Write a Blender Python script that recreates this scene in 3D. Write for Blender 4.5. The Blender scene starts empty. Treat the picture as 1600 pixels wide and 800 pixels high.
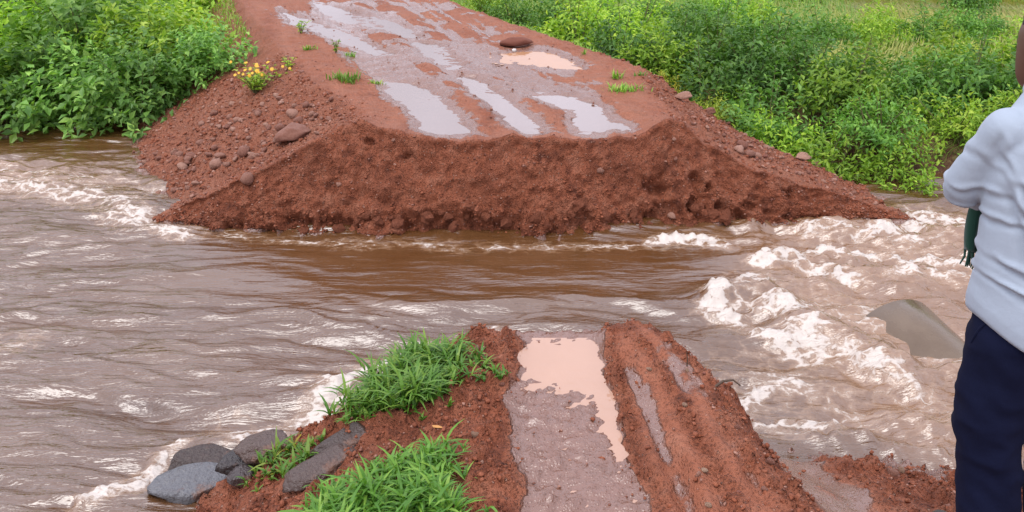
import bpy, math, random
import numpy as np
from mathutils import Vector, Matrix
from mathutils.bvhtree import BVHTree

random.seed(7)
rng = np.random.default_rng(7)
scene = bpy.context.scene
COL = scene.collection

# ------------------------------------------------------------------ camera
F = 1250.0            # focal length in photo pixels (1600 wide)
PITCH = math.atan(0.2)
CY = 100.0            # optical centre row in the photo (the picture is a low crop)
CAM = np.array([0.0, 0.0, 2.4])
cam_d = bpy.data.cameras.new('camera')
cam = bpy.data.objects.new('camera', cam_d)
COL.objects.link(cam)
cam.location = CAM
cam.rotation_euler = (math.pi / 2 - PITCH, 0, 0)
cam_d.sensor_width = 36.0
cam_d.lens = 36.0 * F / 1600.0
cam_d.shift_y = -(400.0 - CY) / 1600.0
cam_d.clip_start = 0.05
cam_d.clip_end = 2000.0
scene.camera = cam

# ------------------------------------------------------------------ sky and sun
SUN_EL, SUN_AZ = math.radians(64), math.radians(-145)
world = bpy.data.worlds.new('World')
scene.world = world
world.use_nodes = True
nt = world.node_tree
nt.nodes.clear()
out = nt.nodes.new('ShaderNodeOutputWorld')
bg = nt.nodes.new('ShaderNodeBackground')
sky = nt.nodes.new('ShaderNodeTexSky')
sky.sky_type = 'NISHITA'
sky.sun_disc = False
sky.sun_elevation = SUN_EL
sky.sun_rotation = SUN_AZ
sky.air_density = 1.6
sky.dust_density = 4.0
hsv = nt.nodes.new('ShaderNodeHueSaturation')     # overcast: the blue is veiled by cloud
hsv.inputs['Saturation'].default_value = 0.22
mixw = nt.nodes.new('ShaderNodeMix'); mixw.data_type = 'RGBA'
mixw.inputs[0].default_value = 0.62
mixw.inputs[7].default_value = (9.2, 9.2, 11.0, 1)   # cloud layer
tcw = nt.nodes.new('ShaderNodeTexCoord')
cn = nt.nodes.new('ShaderNodeTexNoise'); cn.inputs['Scale'].default_value = 3.2
cn.inputs['Detail'].default_value = 5
mrw = nt.nodes.new('ShaderNodeMapRange')
mrw.inputs['From Min'].default_value = 0.28; mrw.inputs['From Max'].default_value = 0.72
mrw.inputs['To Min'].default_value = 0.55; mrw.inputs['To Max'].default_value = 1.5
vmw = nt.nodes.new('ShaderNodeVectorMath'); vmw.operation = 'SCALE'
L = nt.links.new
L(tcw.outputs['Generated'], cn.inputs['Vector'])
L(cn.outputs['Fac'], mrw.inputs['Value'])
L(sky.outputs['Color'], hsv.inputs['Color'])
L(hsv.outputs['Color'], mixw.inputs[6])
L(mixw.outputs[2], vmw.inputs[0])
L(mrw.outputs['Result'], vmw.inputs['Scale'])
L(vmw.outputs['Vector'], bg.inputs['Color'])
bg.inputs['Strength'].default_value = 0.15
L(bg.outputs['Background'], out.inputs['Surface'])

sun_d = bpy.data.lights.new('sun', 'SUN')
sun_d.energy = 1.25
sun_d.angle = math.radians(42)
sun_d.color = (1.0, 0.96, 0.92)
sun = bpy.data.objects.new('sun', sun_d)
COL.objects.link(sun)
# direction from which the light comes: azimuth measured as the sky texture does
sdir = Vector((math.sin(SUN_AZ) * math.cos(SUN_EL), math.cos(SUN_AZ) * math.cos(SUN_EL), math.sin(SUN_EL)))
sun.rotation_euler = (-sdir).to_track_quat('-Z', 'Y').to_euler()

vs = scene.view_settings
vs.view_transform = 'Standard'
vs.look = 'None'
vs.exposure = 0.32
vs.gamma = 1.0
vs.use_curve_mapping = False
scene.cycles.max_bounces = 6
scene.cycles.diffuse_bounces = 3
scene.cycles.glossy_bounces = 3
scene.cycles.transmission_bounces = 3
scene.cycles.use_denoising = True

# ------------------------------------------------------------------ helpers
sp, cp = math.sin(PITCH), math.cos(PITCH)
def ray(px, py):
    u, v = (px - 800.0) / F, (py - CY) / F
    return np.array([u, cp - v * sp, -sp - v * cp])
def at_z(px, py, z):
    d = ray(px, py); t = (z - CAM[2]) / d[2]
    return CAM + d * t
def at_y(px, py, Y):
    d = ray(px, py); t = Y / d[1]
    return CAM + d * t

_perm = np.random.default_rng(3).permutation(256)
_perm = np.concatenate([_perm, _perm, _perm]).astype(np.int32)
_grad = np.array([[1,1,0],[-1,1,0],[1,-1,0],[-1,-1,0],[1,0,1],[-1,0,1],[1,0,-1],[-1,0,-1],
                  [0,1,1],[0,-1,1],[0,1,-1],[0,-1,-1],[1,1,0],[-1,1,0],[0,-1,1],[0,-1,-1]], np.float32)
def pn(x, y, z=0.0):
    x, y, z = np.broadcast_arrays(np.asarray(x, np.float64), np.asarray(y, np.float64), np.asarray(z, np.float64))
    xi, yi, zi = np.floor(x), np.floor(y), np.floor(z)
    xf, yf, zf = x - xi, y - yi, z - zi
    xi, yi, zi = xi.astype(np.int64) & 255, yi.astype(np.int64) & 255, zi.astype(np.int64) & 255
    f = lambda t: t * t * t * (t * (t * 6 - 15) + 10)
    u, v, w = f(xf), f(yf), f(zf)
    def g(a, b, c):
        h = _perm[_perm[_perm[xi + a] + yi + b] + zi + c] & 15
        G = _grad[h]
        return G[..., 0] * (xf - a) + G[..., 1] * (yf - b) + G[..., 2] * (zf - c)
    l = lambda a, b, t: a + t * (b - a)
    return l(l(l(g(0,0,0), g(1,0,0), u), l(g(0,1,0), g(1,1,0), u), v),
             l(l(g(0,0,1), g(1,0,1), u), l(g(0,1,1), g(1,1,1), u), v), w)
def fbm(x, y, z=0.0, octv=4, gain=0.5):
    s, a = 0.0, 1.0
    for k in range(octv):
        m = 2.03 ** k
        s = s + a * pn(np.asarray(x) * m + 13.1 * k, np.asarray(y) * m + 7.7 * k, np.asarray(z) * m + 3.3 * k)
        a *= gain
    return s
def sst(a, b, x):
    t = np.clip((x - a) / (b - a), 0, 1)
    return t * t * (3 - 2 * t)
def poly_dist(X, Y, pts):
    d = np.full(X.shape, 1e9)
    for (x0, y0), (x1, y1) in zip(pts[:-1], pts[1:]):
        dx, dy = x1 - x0, y1 - y0
        t = np.clip(((X - x0) * dx + (Y - y0) * dy) / (dx * dx + dy * dy + 1e-9), 0, 1)
        d = np.minimum(d, np.hypot(X - x0 - t * dx, Y - y0 - t * dy))
    return d

def link(name, me, mat=None, parent=None, loc=None):
    o = bpy.data.objects.new(name, me)
    COL.objects.link(o)
    if mat is not None and me is not None and not me.materials:
        me.materials.append(mat)
    if parent is not None:
        o.parent = parent
    if loc is not None:
        o.location = loc
    return o
def tag(o, label=None, cat=None, group=None, kind=None):
    if label: o['label'] = label
    if cat: o['category'] = cat
    if group: o['group'] = group
    if kind: o['kind'] = kind
    return o
def empty(name, loc=(0, 0, 0), rz=0):
    o = bpy.data.objects.new(name, None)
    COL.objects.link(o)
    o.location = loc; o.rotation_euler = (0, 0, rz)
    o.empty_display_size = 0.1
    return o
def mesh_np(name, V, faces, n, smooth=True):
    """V (N,3), faces (M,n)"""
    V = np.asarray(V, np.float32); faces = np.asarray(faces, np.int32)
    me = bpy.data.meshes.new(name)
    me.vertices.add(len(V)); me.vertices.foreach_set('co', V.ravel())
    me.loops.add(faces.size); me.loops.foreach_set('vertex_index', faces.ravel())
    me.polygons.add(len(faces))
    me.polygons.foreach_set('loop_start', np.arange(0, faces.size, n, dtype=np.int32))
    me.polygons.foreach_set('loop_total', np.full(len(faces), n, np.int32))
    me.polygons.foreach_set('use_smooth', np.full(len(faces), smooth, bool))
    me.update(calc_edges=True)
    return me
def attr(me, name, arr):
    a = me.attributes.new(name, 'FLOAT', 'POINT')
    a.data.foreach_set('value', np.asarray(arr, np.float32).ravel())
def grid_faces(R, C):
    i = np.arange(R * C).reshape(R, C)
    return np.stack([i[:-1, :-1], i[:-1, 1:], i[1:, 1:], i[1:, :-1]], -1).reshape(-1, 4)
def grid_normals(P):
    du = np.gradient(P, axis=1); dv = np.gradient(P, axis=0)
    n = np.cross(du, dv)
    n /= np.linalg.norm(n, axis=-1, keepdims=True) + 1e-12
    return n
def blur(A, n):
    for ax in (0, 1):
        k = np.ones(2 * n + 1) / (2 * n + 1)
        pad = [(n, n) if a == ax else (0, 0) for a in (0, 1)]
        A = np.apply_along_axis(lambda r: np.convolve(r, k, 'valid'), ax, np.pad(A, pad, mode='edge'))
    return A

# ------------------------------------------------------------------ materials
class NT:
    def __init__(s, name):
        s.m = bpy.data.materials.new(name); s.m.use_nodes = True
        s.t = s.m.node_tree; s.t.nodes.clear()
        s.out = s.n('ShaderNodeOutputMaterial')
    def n(s, typ, **kw):
        nd = s.t.nodes.new(typ)
        for k, v in kw.items(): setattr(nd, k, v)
        return nd
    def l(s, a, b): s.t.links.new(a, b)
    def put(s, sock, v):
        if isinstance(v, bpy.types.NodeSocket): s.l(v, sock)
        else: sock.default_value = v
    def coord(s):
        return s.n('ShaderNodeTexCoord').outputs['Object']
    def mapping(s, vec, scale=(1, 1, 1), rot=(0, 0, 0)):
        m = s.n('ShaderNodeMapping'); s.l(vec, m.inputs['Vector'])
        m.inputs['Scale'].default_value = scale; m.inputs['Rotation'].default_value = rot
        return m.outputs['Vector']
    def noise(s, vec, scale, detail=4, rough=0.55, dist=0.0):
        n = s.n('ShaderNodeTexNoise')
        if vec is not None: s.l(vec, n.inputs['Vector'])
        n.inputs['Scale'].default_value = scale; n.inputs['Detail'].default_value = detail
        n.inputs['Roughness'].default_value = rough; n.inputs['Distortion'].default_value = dist
        return n.outputs['Fac']
    def voro(s, vec, scale, feature='F1', out='Distance', rnd=1.0):
        n = s.n('ShaderNodeTexVoronoi', feature=feature)
        s.l(vec, n.inputs['Vector']); n.inputs['Scale'].default_value = scale
        n.inputs['Randomness'].default_value = rnd
        return n.outputs[out]
    def ramp(s, fac, stops):
        r = s.n('ShaderNodeValToRGB'); s.l(fac, r.inputs['Fac'])
        e = r.color_ramp.elements
        while len(e) < len(stops): e.new(0.5)
        for el, (p, c) in zip(e, stops):
            el.position = p; el.color = (*c, 1) if len(c) == 3 else c
        return r.outputs['Color']
    def mr(s, v, a, b, c=0.0, d=1.0, smooth=True):
        m = s.n('ShaderNodeMapRange'); m.interpolation_type = 'SMOOTHSTEP' if smooth else 'LINEAR'
        s.put(m.inputs['Value'], v)
        s.put(m.inputs['From Min'], a); s.put(m.inputs['From Max'], b)
        s.put(m.inputs['To Min'], c); s.put(m.inputs['To Max'], d)
        return m.outputs['Result']
    def math(s, op, a, b=0.0, clamp=False):
        m = s.n('ShaderNodeMath', operation=op); m.use_clamp = clamp
        s.put(m.inputs[0], a); s.put(m.inputs[1], b)
        return m.outputs[0]
    def mix(s, fac, a, b, blend='MIX'):
        m = s.n('ShaderNodeMix', data_type='RGBA'); m.blend_type = blend
        s.put(m.inputs[0], fac)
        for sock, v in ((m.inputs[6], a), (m.inputs[7], b)):
            if isinstance(v, tuple) and len(v) == 3: v = (*v, 1)
            s.put(sock, v)
        return m.outputs[2]
    def attr(s, name):
        a = s.n('ShaderNodeAttribute'); a.attribute_name = name
        return a.outputs['Fac']
    def bump(s, h, strength, dist, normal=None):
        b = s.n('ShaderNodeBump'); b.inputs['Strength'].default_value = strength
        b.inputs['Distance'].default_value = dist; s.l(h, b.inputs['Height'])
        if normal is not None: s.l(normal, b.inputs['Normal'])
        return b.outputs['Normal']
    def pbsdf(s, color, rough, normal=None, ior=1.45, spec=0.5):
        p = s.n('ShaderNodeBsdfPrincipled')
        if isinstance(color, tuple) and len(color) == 3: color = (*color, 1)
        s.put(p.inputs['Base Color'], color); s.put(p.inputs['Roughness'], rough)
        s.put(p.inputs['IOR'], ior); s.put(p.inputs['Specular IOR Level'], spec)
        if normal is not None: s.l(normal, p.inputs['Normal'])
        return p
    def done(s, shader):
        s.l(shader, s.out.inputs['Surface']); return s.m

def soil_material(name, red, pale, dark, wetcol, gloss=0.13):
    k = NT(name); c = k.coord()
    n1 = k.noise(c, 1.7, 5); n2 = k.noise(c, 9.0, 5, 0.6); n3 = k.noise(c, 60.0, 3, 0.6)
    base = k.ramp(n2, [(0.30, dark), (0.48, red), (0.72, pale)])
    base = k.mix(k.mr(n1, 0.35, 0.7), base, k.mix(0.5, base, red))
    base = k.mix(k.mr(k.noise(c, 3.1, 5, 0.65), 0.50, 0.66, 0.0, 0.55), base, k.mix(0.45, dark, red))
    base = k.mix(k.mr(n3, 0.45, 0.75, 0.0, 0.55), base, k.mix(0.5, dark, red))
    # tiny stones and grit showing in the soil
    sv = k.n('ShaderNodeTexVoronoi', feature='F1'); k.l(c, sv.inputs['Vector']); sv.inputs['Scale'].default_value = 48.0
    sep = k.n('ShaderNodeSeparateColor'); k.l(sv.outputs['Color'], sep.inputs['Color'])
    pick = k.math('MULTIPLY', k.mr(sep.outputs[0], 0.86, 0.88), k.mr(sv.outputs['Distance'], 0.16, 0.32, 1.0, 0.0))
    wet = k.attr('wet'); rough_a = k.attr('rough')
    pick = k.math('MULTIPLY', pick, k.math('SUBTRACT', 1.0, k.math('MULTIPLY', wet, 0.9), True))
    base = k.mix(k.math('MULTIPLY', pick, 0.7), base, (0.42, 0.25, 0.18))
    smooth = k.attr('pale')
    base = k.mix(smooth, base, k.mix(k.mr(n2, 0.35, 0.75, 0.0, 0.5), pale, wetcol))
    wn = k.math('ADD', wet, k.math('MULTIPLY', k.math('SUBTRACT', k.noise(c, 14.0, 4, 0.6), 0.5), 0.9))
    wm = k.mr(wn, 0.42, 0.62)
    base = k.mix(k.math('MULTIPLY', wm, 0.75), base, wetcol)
    rough = k.math('ADD', k.mr(wm, 0.0, 1.0, 0.72, gloss, False), k.math('MULTIPLY', k.math('SUBTRACT', k.noise(c, 33.0, 3), 0.5), k.mr(wm, 0.0, 1.0, 0.3, 0.22, False)))
    h = k.math('ADD', k.math('MULTIPLY', n3, 0.5), k.math('MULTIPLY', k.noise(c, 150.0, 3, 0.6), 0.35))
    h = k.math('ADD', h, k.math('MULTIPLY', pick, 0.6))
    h = k.math('ADD', h, k.math('MULTIPLY', n2, 0.8))
    cr = k.voro(c, 85.0, 'F1'); h = k.math('ADD', h, k.math('MULTIPLY', k.mr(cr, 0.0, 0.5, 1.0, 0.0, False), 0.45))
    h = k.math('MULTIPLY', h, k.mr(rough_a, 0.1, 0.9, 0.35, 1.0, False))
    hb = k.math('MULTIPLY', h, k.mr(wm, 0.0, 1.0, 1.0, 0.34, False))
    p = k.pbsdf(base, rough, k.bump(hb, 1.0, 0.030), k.mr(wm, 0.0, 1.0, 1.35, 1.9, False), 0.5)
    return k.done(p.outputs[0])

RED, PALE, DARK = (0.250, 0.075, 0.035), (0.355, 0.143, 0.084), (0.080, 0.022, 0.011)
M_soil = soil_material('red laterite soil', RED, PALE, DARK, (0.14, 0.070, 0.047))
M_land = soil_material('bank soil', (0.13, 0.06, 0.035), (0.30, 0.28, 0.09), (0.06, 0.03, 0.02), (0.13, 0.19, 0.035), 0.72)

def stone_material(name, a, b, rough=0.6, scale=9.0, mud=False):
    k = NT(name); c = k.coord()
    oi = k.n('ShaderNodeObjectInfo').outputs['Random']
    ri = k.n('ShaderNodeNewGeometry').outputs['Random Per Island']
    t = k.math('FRACT', k.math('ADD', k.math('ADD', oi, ri), k.math('MULTIPLY', k.noise(c, scale, 5, 0.6), 0.45)))
    t = k.math('PINGPONG', t, 0.5)
    col = k.mix(k.mr(t, 0.02, 0.48), a, b)
    sp_ = k.noise(c, scale * 9, 3)
    if mud: col = k.mix(k.mr(k.noise(c, scale * 1.3, 5, 0.65), 0.53, 0.66, 0.0, 0.8), col, (0.16, 0.075, 0.045))
    col = k.mix(k.mr(sp_, 0.52, 0.7, 0, 0.4), col, k.mix(0.5, a, (0.05, 0.02, 0.015)))
    p = k.pbsdf(col, rough, k.bump(k.math('ADD', sp_, k.noise(c, scale * 2.2, 6, 0.65)), 0.7, 0.02))
    return k.done(p.outputs[0])
M_stone = stone_material('reddish river stone', (0.43, 0.23, 0.165), (0.25, 0.10, 0.065), 0.6)
M_tan = stone_material('tan stone', (0.42, 0.27, 0.18), (0.3, 0.17, 0.11), 0.6)
M_clod = stone_material('damp soil clod', (0.21, 0.07, 0.043), (0.12, 0.038, 0.025), 0.8)
M_gravel = stone_material('mixed gravel', (0.37, 0.19, 0.135), (0.19, 0.065, 0.042), 0.65)
M_basalt = stone_material('wet basalt', (0.075, 0.06, 0.06), (0.035, 0.028, 0.028), 0.3, 6.0, True)
M_basalt_grey = stone_material('wet blue grey basalt', (0.115, 0.115, 0.125), (0.05, 0.047, 0.048), 0.28, 5.0, True)
M_basalt_brown = stone_material('wet brown basalt', (0.085, 0.055, 0.046), (0.035, 0.024, 0.021), 0.32, 6.0, True)

def leaf_material(name, a, b, c3, trans=0.35, yellow=0.0, rough=0.42):
    k = NT(name)
    ri = k.n('ShaderNodeNewGeometry').outputs['Random Per Island']
    oi = k.n('ShaderNodeObjectInfo').outputs['Random']
    t = k.math('FRACT', k.math('ADD', ri, k.math('MULTIPLY', oi, 3.7)))
    t = k.math('ADD', k.math('MULTIPLY', t, 0.75), k.math('MULTIPLY', oi, 0.25))
    br_ = k.mr(k.math('FRACT', k.math('MULTIPLY', oi, 7.31)), 0.0, 1.0, 0.85, 1.7, False)
    col = k.ramp(t, [(0.0, a), (0.55, b), (0.955, c3), (1.0, (0.42, 0.30, 0.03))])
    vb = k.n('ShaderNodeVectorMath', operation='SCALE'); k.l(col, vb.inputs[0]); k.l(br_, vb.inputs['Scale']); col = vb.outputs[0]
    p = k.pbsdf(col, rough, None, 1.45, 0.45)
    tr = k.n('ShaderNodeBsdfTranslucent')
    k.l(k.mix(1.0, col, (1.15, 1.25, 0.5), 'MULTIPLY'), tr.inputs['Color'])
    ms = k.n('ShaderNodeMixShader'); ms.inputs[0].default_value = trans
    k.l(p.outputs[0], ms.inputs[1]); k.l(tr.outputs[0], ms.inputs[2])
    return k.done(ms.outputs[0])
M_leafL = leaf_material('broad green leaf', (0.065, 0.155, 0.03), (0.135, 0.265, 0.05), (0.27, 0.42, 0.085), 0.36)
M_leafR = leaf_material('bright green leaf', (0.115, 0.23, 0.022), (0.22, 0.36, 0.035), (0.40, 0.50, 0.07), 0.38)
M_leafY = leaf_material('yellow green leaf', (0.19, 0.29, 0.03), (0.33, 0.42, 0.045), (0.48, 0.50, 0.09), 0.38)
M_leafD = leaf_material('dark green leaf', (0.05, 0.13, 0.025), (0.095, 0.21, 0.033), (0.17, 0.30, 0.05), 0.33)
M_leafG = leaf_material('gold leaf', (0.3, 0.25, 0.02), (0.24, 0.28, 0.03), (0.4, 0.28, 0.02), 0.3)
M_grass = leaf_material('grass blade', (0.045, 0.125, 0.016), (0.095, 0.21, 0.026), (0.20, 0.30, 0.045), 0.33, 1)
M_grassS = leaf_material('straw grass', (0.20, 0.29, 0.05), (0.38, 0.38, 0.10), (0.52, 0.42, 0.18), 0.3)
M_cover = leaf_material('ground cover leaf', (0.09, 0.21, 0.025), (0.17, 0.32, 0.035), (0.33, 0.40, 0.08), 0.33)
def plain(name, col, rough=0.7, scale=25.0, var=0.35, bump=0.3):
    k = NT(name); c = k.coord(); n = k.noise(c, scale, 4)
    dark = tuple(x * (1 - var) for x in col)
    p = k.pbsdf(k.mix(n, dark, col), rough, k.bump(n, bump, 0.01))
    return k.done(p.outputs[0])
M_stem = plain('brown green stem', (0.14, 0.13, 0.05))
M_twig = plain('wet dead twig', (0.09, 0.055, 0.035))
M_petal = plain('yellow petal', (0.75, 0.42, 0.02), 0.5)
M_fallen = plain('fallen orange leaf', (0.62, 0.30, 0.09), 0.5, 30, 0.3)

def water_material():
    k = NT('muddy river water'); c = k.coord()
    foam_a = k.attr('foam'); calm = k.attr('calm')
    # mud colour
    mud = k.ramp(k.noise(k.mapping(c, (0.5, 1.3, 1)), 1.6, 4), [(0.3, (0.085, 0.034, 0.009)), (0.7, (0.125, 0.060, 0.025))])
    mud = k.mix(k.math('MULTIPLY', k.attr('churn'), 0.75), mud, (0.25, 0.132, 0.066))
    # foam: lacy network that thickens where the water breaks
    wv = k.n('ShaderNodeTexNoise'); k.l(k.mapping(c, (1.0, 1.6, 1)), wv.inputs['Vector'])
    wv.inputs['Scale'].default_value = 7.0; wv.inputs['Detail'].default_value = 3
    vm = k.n('ShaderNodeVectorMath', operation='MULTIPLY_ADD'); k.l(wv.outputs['Color'], vm.inputs[0])
    vm.inputs[1].default_value = (0.16, 0.13, 0.0); k.l(c, vm.inputs[2])
    cs = k.mapping(vm.outputs[0], (0.62, 1.25, 1))
    e1 = k.voro(cs, 11.0, 'DISTANCE_TO_EDGE'); e2 = k.voro(cs, 27.0, 'DISTANCE_TO_EDGE')
    lace = k.math('ADD', k.mr(e1, 0.0, 0.30, 1.0, 0.0, False), k.math('MULTIPLY', k.mr(e2, 0.0, 0.35, 1.0, 0.0, False), 0.35))
    lace = k.math('ADD', lace, k.math('MULTIPLY', k.math('SUBTRACT', k.noise(c, 34.0, 5, 0.7), 0.5), 1.7))
    lace = k.math('ADD', lace, k.math('MULTIPLY', k.math('SUBTRACT', k.noise(k.mapping(c, (0.6, 1.2, 1)), 5.0, 3, 0.6), 0.5), 1.3))
    thr = k.math('SUBTRACT', 1.75, k.math('MULTIPLY', foam_a, 1.92))
    diff = k.math('SUBTRACT', lace, thr)
    gate = k.mr(foam_a, 0.04, 0.16)
    fm = k.math('MULTIPLY', k.mr(diff, -0.10, 0.62), gate, True)
    thin = k.math('MULTIPLY', k.mr(diff, -0.75, 0.15, 0.0, 0.34), gate, True)
    col = k.mix(k.math('MAXIMUM', fm, thin), mud, k.mix(fm, (0.42, 0.27, 0.165), (0.52, 0.455, 0.40)))
    rough = k.mr(fm, 0.0, 1.0, 0.12, 0.6, False)
    # ripples too fine for the mesh
    s1 = k.mapping(c, (0.34, 1.9, 1), (0, 0, math.radians(-6)))
    h = k.math('ADD', k.math('MULTIPLY', k.noise(s1, 9.0, 4, 0.6, 0.6), 1.0), k.math('MULTIPLY', k.noise(s1, 28.0, 3, 0.55, 0.4), 0.22))
    h = k.math('MULTIPLY', h, k.mr(calm, 0.0, 1.0, 1.0, 0.3, False))
    h = k.math('ADD', h, k.math('MULTIPLY', fm, 0.12))
    p = k.pbsdf(col, rough, k.bump(h, 1.0, 0.019), 2.05, 0.5)
    return k.done(p.outputs[0])
M_water = water_material()
def puddle_material(name, col, ior=1.45):
    k = NT(name); c = k.coord()
    n = k.noise(c, 4.0, 3)
    b = k.mix(n, tuple(x * 0.85 for x in col), col)
    p = k.pbsdf(b, 0.04, k.bump(k.noise(c, 22.0, 2), 0.12, 0.01), ior, 0.5)
    return k.done(p.outputs[0])
M_puddle = puddle_material('muddy puddle water', (0.47, 0.285, 0.205), 1.55)
M_puddleF = puddle_material('thin puddle water', (0.20, 0.135, 0.115), 2.3)
M_puddleB = puddle_material('brown puddle water', (0.42, 0.22, 0.12), 1.4)

# ------------------------------------------------------------------ near track (the broken stub)
ST = [
 (-1.2, [(-3.4,-.4),(-2.6,.0),(-1.9,.55),(-1.2,.78),(3.4,.8)]),
 (0.3, [(-3.4,-.4),(-2.4,.0),(-1.6,.4),(-1.0,.7),(-.05,.74),(.05,.70),(.42,.70),(.5,.74),(.82,.84),(1.05,.73),(1.25,.71),(1.4,.75),(3.4,.74)]),
 (2.0, [(-3.4,-.5),(-2.2,-.3),(-1.6,-.02),(-1.0,.26),(-.55,.44),(-.2,.46),(-.03,.46),(.05,.415),(.42,.412),(.5,.44),(.62,.475),(.86,.515),(.97,.50),(1.08,.42),(1.25,.42),(1.4,.46),(2.5,.45),(3.4,.4)]),
 (2.5, [(-3.4,-.5),(-2.0,-.35),(-1.6,-.1),(-1.2,.10),(-.9,.27),(-.55,.41),(-.1,.45),(-.01,.45),(.06,.413),(.42,.408),(.5,.44),(.6,.47),(.82,.51),(.92,.48),(1.03,.35),(1.2,.30),(1.35,.33),(1.8,.25),(2.6,.2),(3.4,.15)]),
 (2.9, [(-3.4,-.5),(-1.8,-.35),(-1.4,-.08),(-1.05,.12),(-.78,.29),(-.55,.40),(-.1,.45),(0,.44),(.05,.416),(.42,.402),(.5,.44),(.6,.475),(.78,.51),(.88,.45),(1.0,.20),(1.2,.12),(1.4,.15),(1.8,.07),(2.4,.03),(3.4,-.03)]),
 (3.15,[(-3.4,-.5),(-1.5,-.35),(-1.1,-.08),(-.8,.15),(-.58,.36),(-.2,.43),(-.02,.46),(.04,.388),(.4,.380),(.48,.45),(.58,.48),(.74,.515),(.84,.43),(.96,.08),(1.2,-.02),(1.4,-.01),(1.8,-.05),(2.4,-.1),(3.4,-.15)]),
 (3.32,[(-3.4,-.5),(-1.3,-.35),(-.9,-.1),(-.65,.16),(-.45,.37),(-.2,.42),(-.04,.45),(.03,.375),(.36,.37),(.45,.46),(.55,.485),(.68,.515),(.77,.45),(.88,.02),(1.2,-.12),(2,-.2),(3.4,-.3)]),
 (3.44,[(-3.4,-.5),(-1.1,-.35),(-.7,-.1),(-.45,.2),(-.28,.38),(-.1,.445),(0,.43),(.06,.405),(.34,.408),(.45,.455),(.60,.49),(.70,.41),(.82,-.05),(1.2,-.3),(3.4,-.45)]),
 (3.56,[(-3.4,-.5),(-.8,-.35),(-.5,-.05),(-.2,.28),(0,.36),(.3,.36),(.5,.36),(.64,.3),(.74,-.15),(1.2,-.4),(3.4,-.5)]),
 (3.72,[(-3.4,-.55),(-.6,-.4),(-.2,-.12),(.3,-.05),(.55,-.12),(.75,-.4),(3.4,-.55)]),
 (4.1, [(-3.4,-.7),(3.4,-.7)]),
]
nxs = np.concatenate([np.arange(-3.4, -1.7, .06), np.arange(-1.7, 2.4, .0115), np.arange(2.4, 3.45, .05)])
nys = np.concatenate([np.arange(-1.2, 1.9, .06), np.arange(1.9, 3.75, .0115), np.arange(3.75, 4.15, .05)])
NX, NY = np.meshgrid(nxs, nys)
rows = np.array([np.interp(nxs, *zip(*p)) for _, p in ST])
sy = np.array([s for s, _ in ST])
idx = np.clip(np.searchsorted(sy, nys) - 1, 0, len(sy) - 2)
tt = (nys - sy[idx]) / (sy[idx + 1] - sy[idx]); tt = tt * tt * (3 - 2 * tt) * 0.5 + tt * 0.5
NZ = rows[idx] * (1 - tt[:, None]) + rows[idx + 1] * tt[:, None]
# lateral wander so that ruts are not ruler straight
wob = 0.05 * fbm(NX * 1.3, NY * 2.0, 4.2, 3) + .030 * fbm(NX * 5, NY * 7, 14.2, 3) + .05 * np.exp(-((NY - 2.95) / .12) ** 2) * sst(.2, .0, NX)
NZ = np.array([np.interp(nxs + wob[r], nxs, NZ[r]) for r in range(len(nys))])
NZ = blur(NZ, 2)
NXo = NX; NX = NX + wob
rut = sst(-.02, .06, NX) * sst(.47, .40, NX)
crx = np.interp(NY, [2.0, 2.5, 3.0, 3.4], [.88, .83, .77, .66])
flank = sst(.46, .52, NX) * sst(.03, -.05, NX - crx) * sst(3.5, 3.3, NY)
rtrack = sst(.98, 1.08, NX) * sst(1.36, 1.24, NX) * sst(3.2, 3.0, NY)
NX = NXo
roughness = 1.0 - 0.72 * rut - 0.68 * flank - 0.72 * rtrack
lump = fbm(NX * 7, NY * 7, 1.0, 5, 0.55)
lumpf = fbm(NX * 26, NY * 26, 5.0, 4, 0.6)
clodn = np.maximum(0, fbm(NX * 15, NY * 15, 9.0, 3, 0.5) - 0.10)
NZ += roughness * (0.022 * lump + 0.013 * lumpf + 0.07 * clodn * sst(.3, .6, roughness))
NZ += rut * (0.012 * fbm(NX * 9, NY * 15, 2.0, 4, 0.6) + 0.016 * np.abs(fbm(NX * 20, NY * 34, 6.0, 3)) + .04 * np.maximum(0, fbm(NX * 12, NY * 17, 3.0, 3) - .15) * sst(.26, .12, NX) * sst(3.2, 3.0, NY))
# long tyre grooves on the flank between rut and ridge
gx = NX - crx + .02 * fbm(NX * 2, NY * 3, 18.0, 3)
seam_ = np.exp(-((gx + .14) / .028) ** 2) * flank
roughness = np.clip(roughness + .75 * seam_, 0, 1)
NZ += seam_ * (.022 + .045 * np.maximum(0, fbm(NX * 16, NY * 16, 29.0, 3, .6)))
NZ += flank * (0.024 * np.sin((gx + 0.03 * fbm(NX, NY * 1.5, 3)) * 52) * (0.6 + fbm(NX * 3, NY * 2.2, 8.0, 2)))
NZ += rtrack * 0.010 * fbm(NX * 12, NY * 5, 3.0, 3)
# a deeper channel down the right side of the rut
ch = np.exp(-((NX - np.interp(NY, [2.3, 2.7, 3.0, 3.2], [.40, .40, .375, .33])) / 0.033) ** 2) * sst(2.45, 2.7, NY) * sst(3.3, 3.1, NY)
NZ -= 0.022 * ch
wet_n = np.clip(rut * (0.92 + .25 * fbm(NX * 4, NY * 4, 1.0, 3)) + flank * (1 - seam_) * (.40 + .22 * np.sin((gx + 0.03 * fbm(NX, NY * 1.5, 3)) * 52 + 3.1) + .5 * fbm(NX * 8, NY * 2.5, 2.0, 3)) + rtrack * (.75 + .3 * fbm(NX * 5, NY * 5, 2, 3)), 0, 1)
wet_n = np.maximum(wet_n, sst(.06, .01, NZ) * .85)
wet_n = np.maximum(wet_n, .8 * sst(1.35, 1.5, NX) * sst(.15, .04, NZ))
pale_n = np.clip(rut * .75 + flank * (1 - seam_) * .30 + rtrack * .8, 0, 1)
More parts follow.
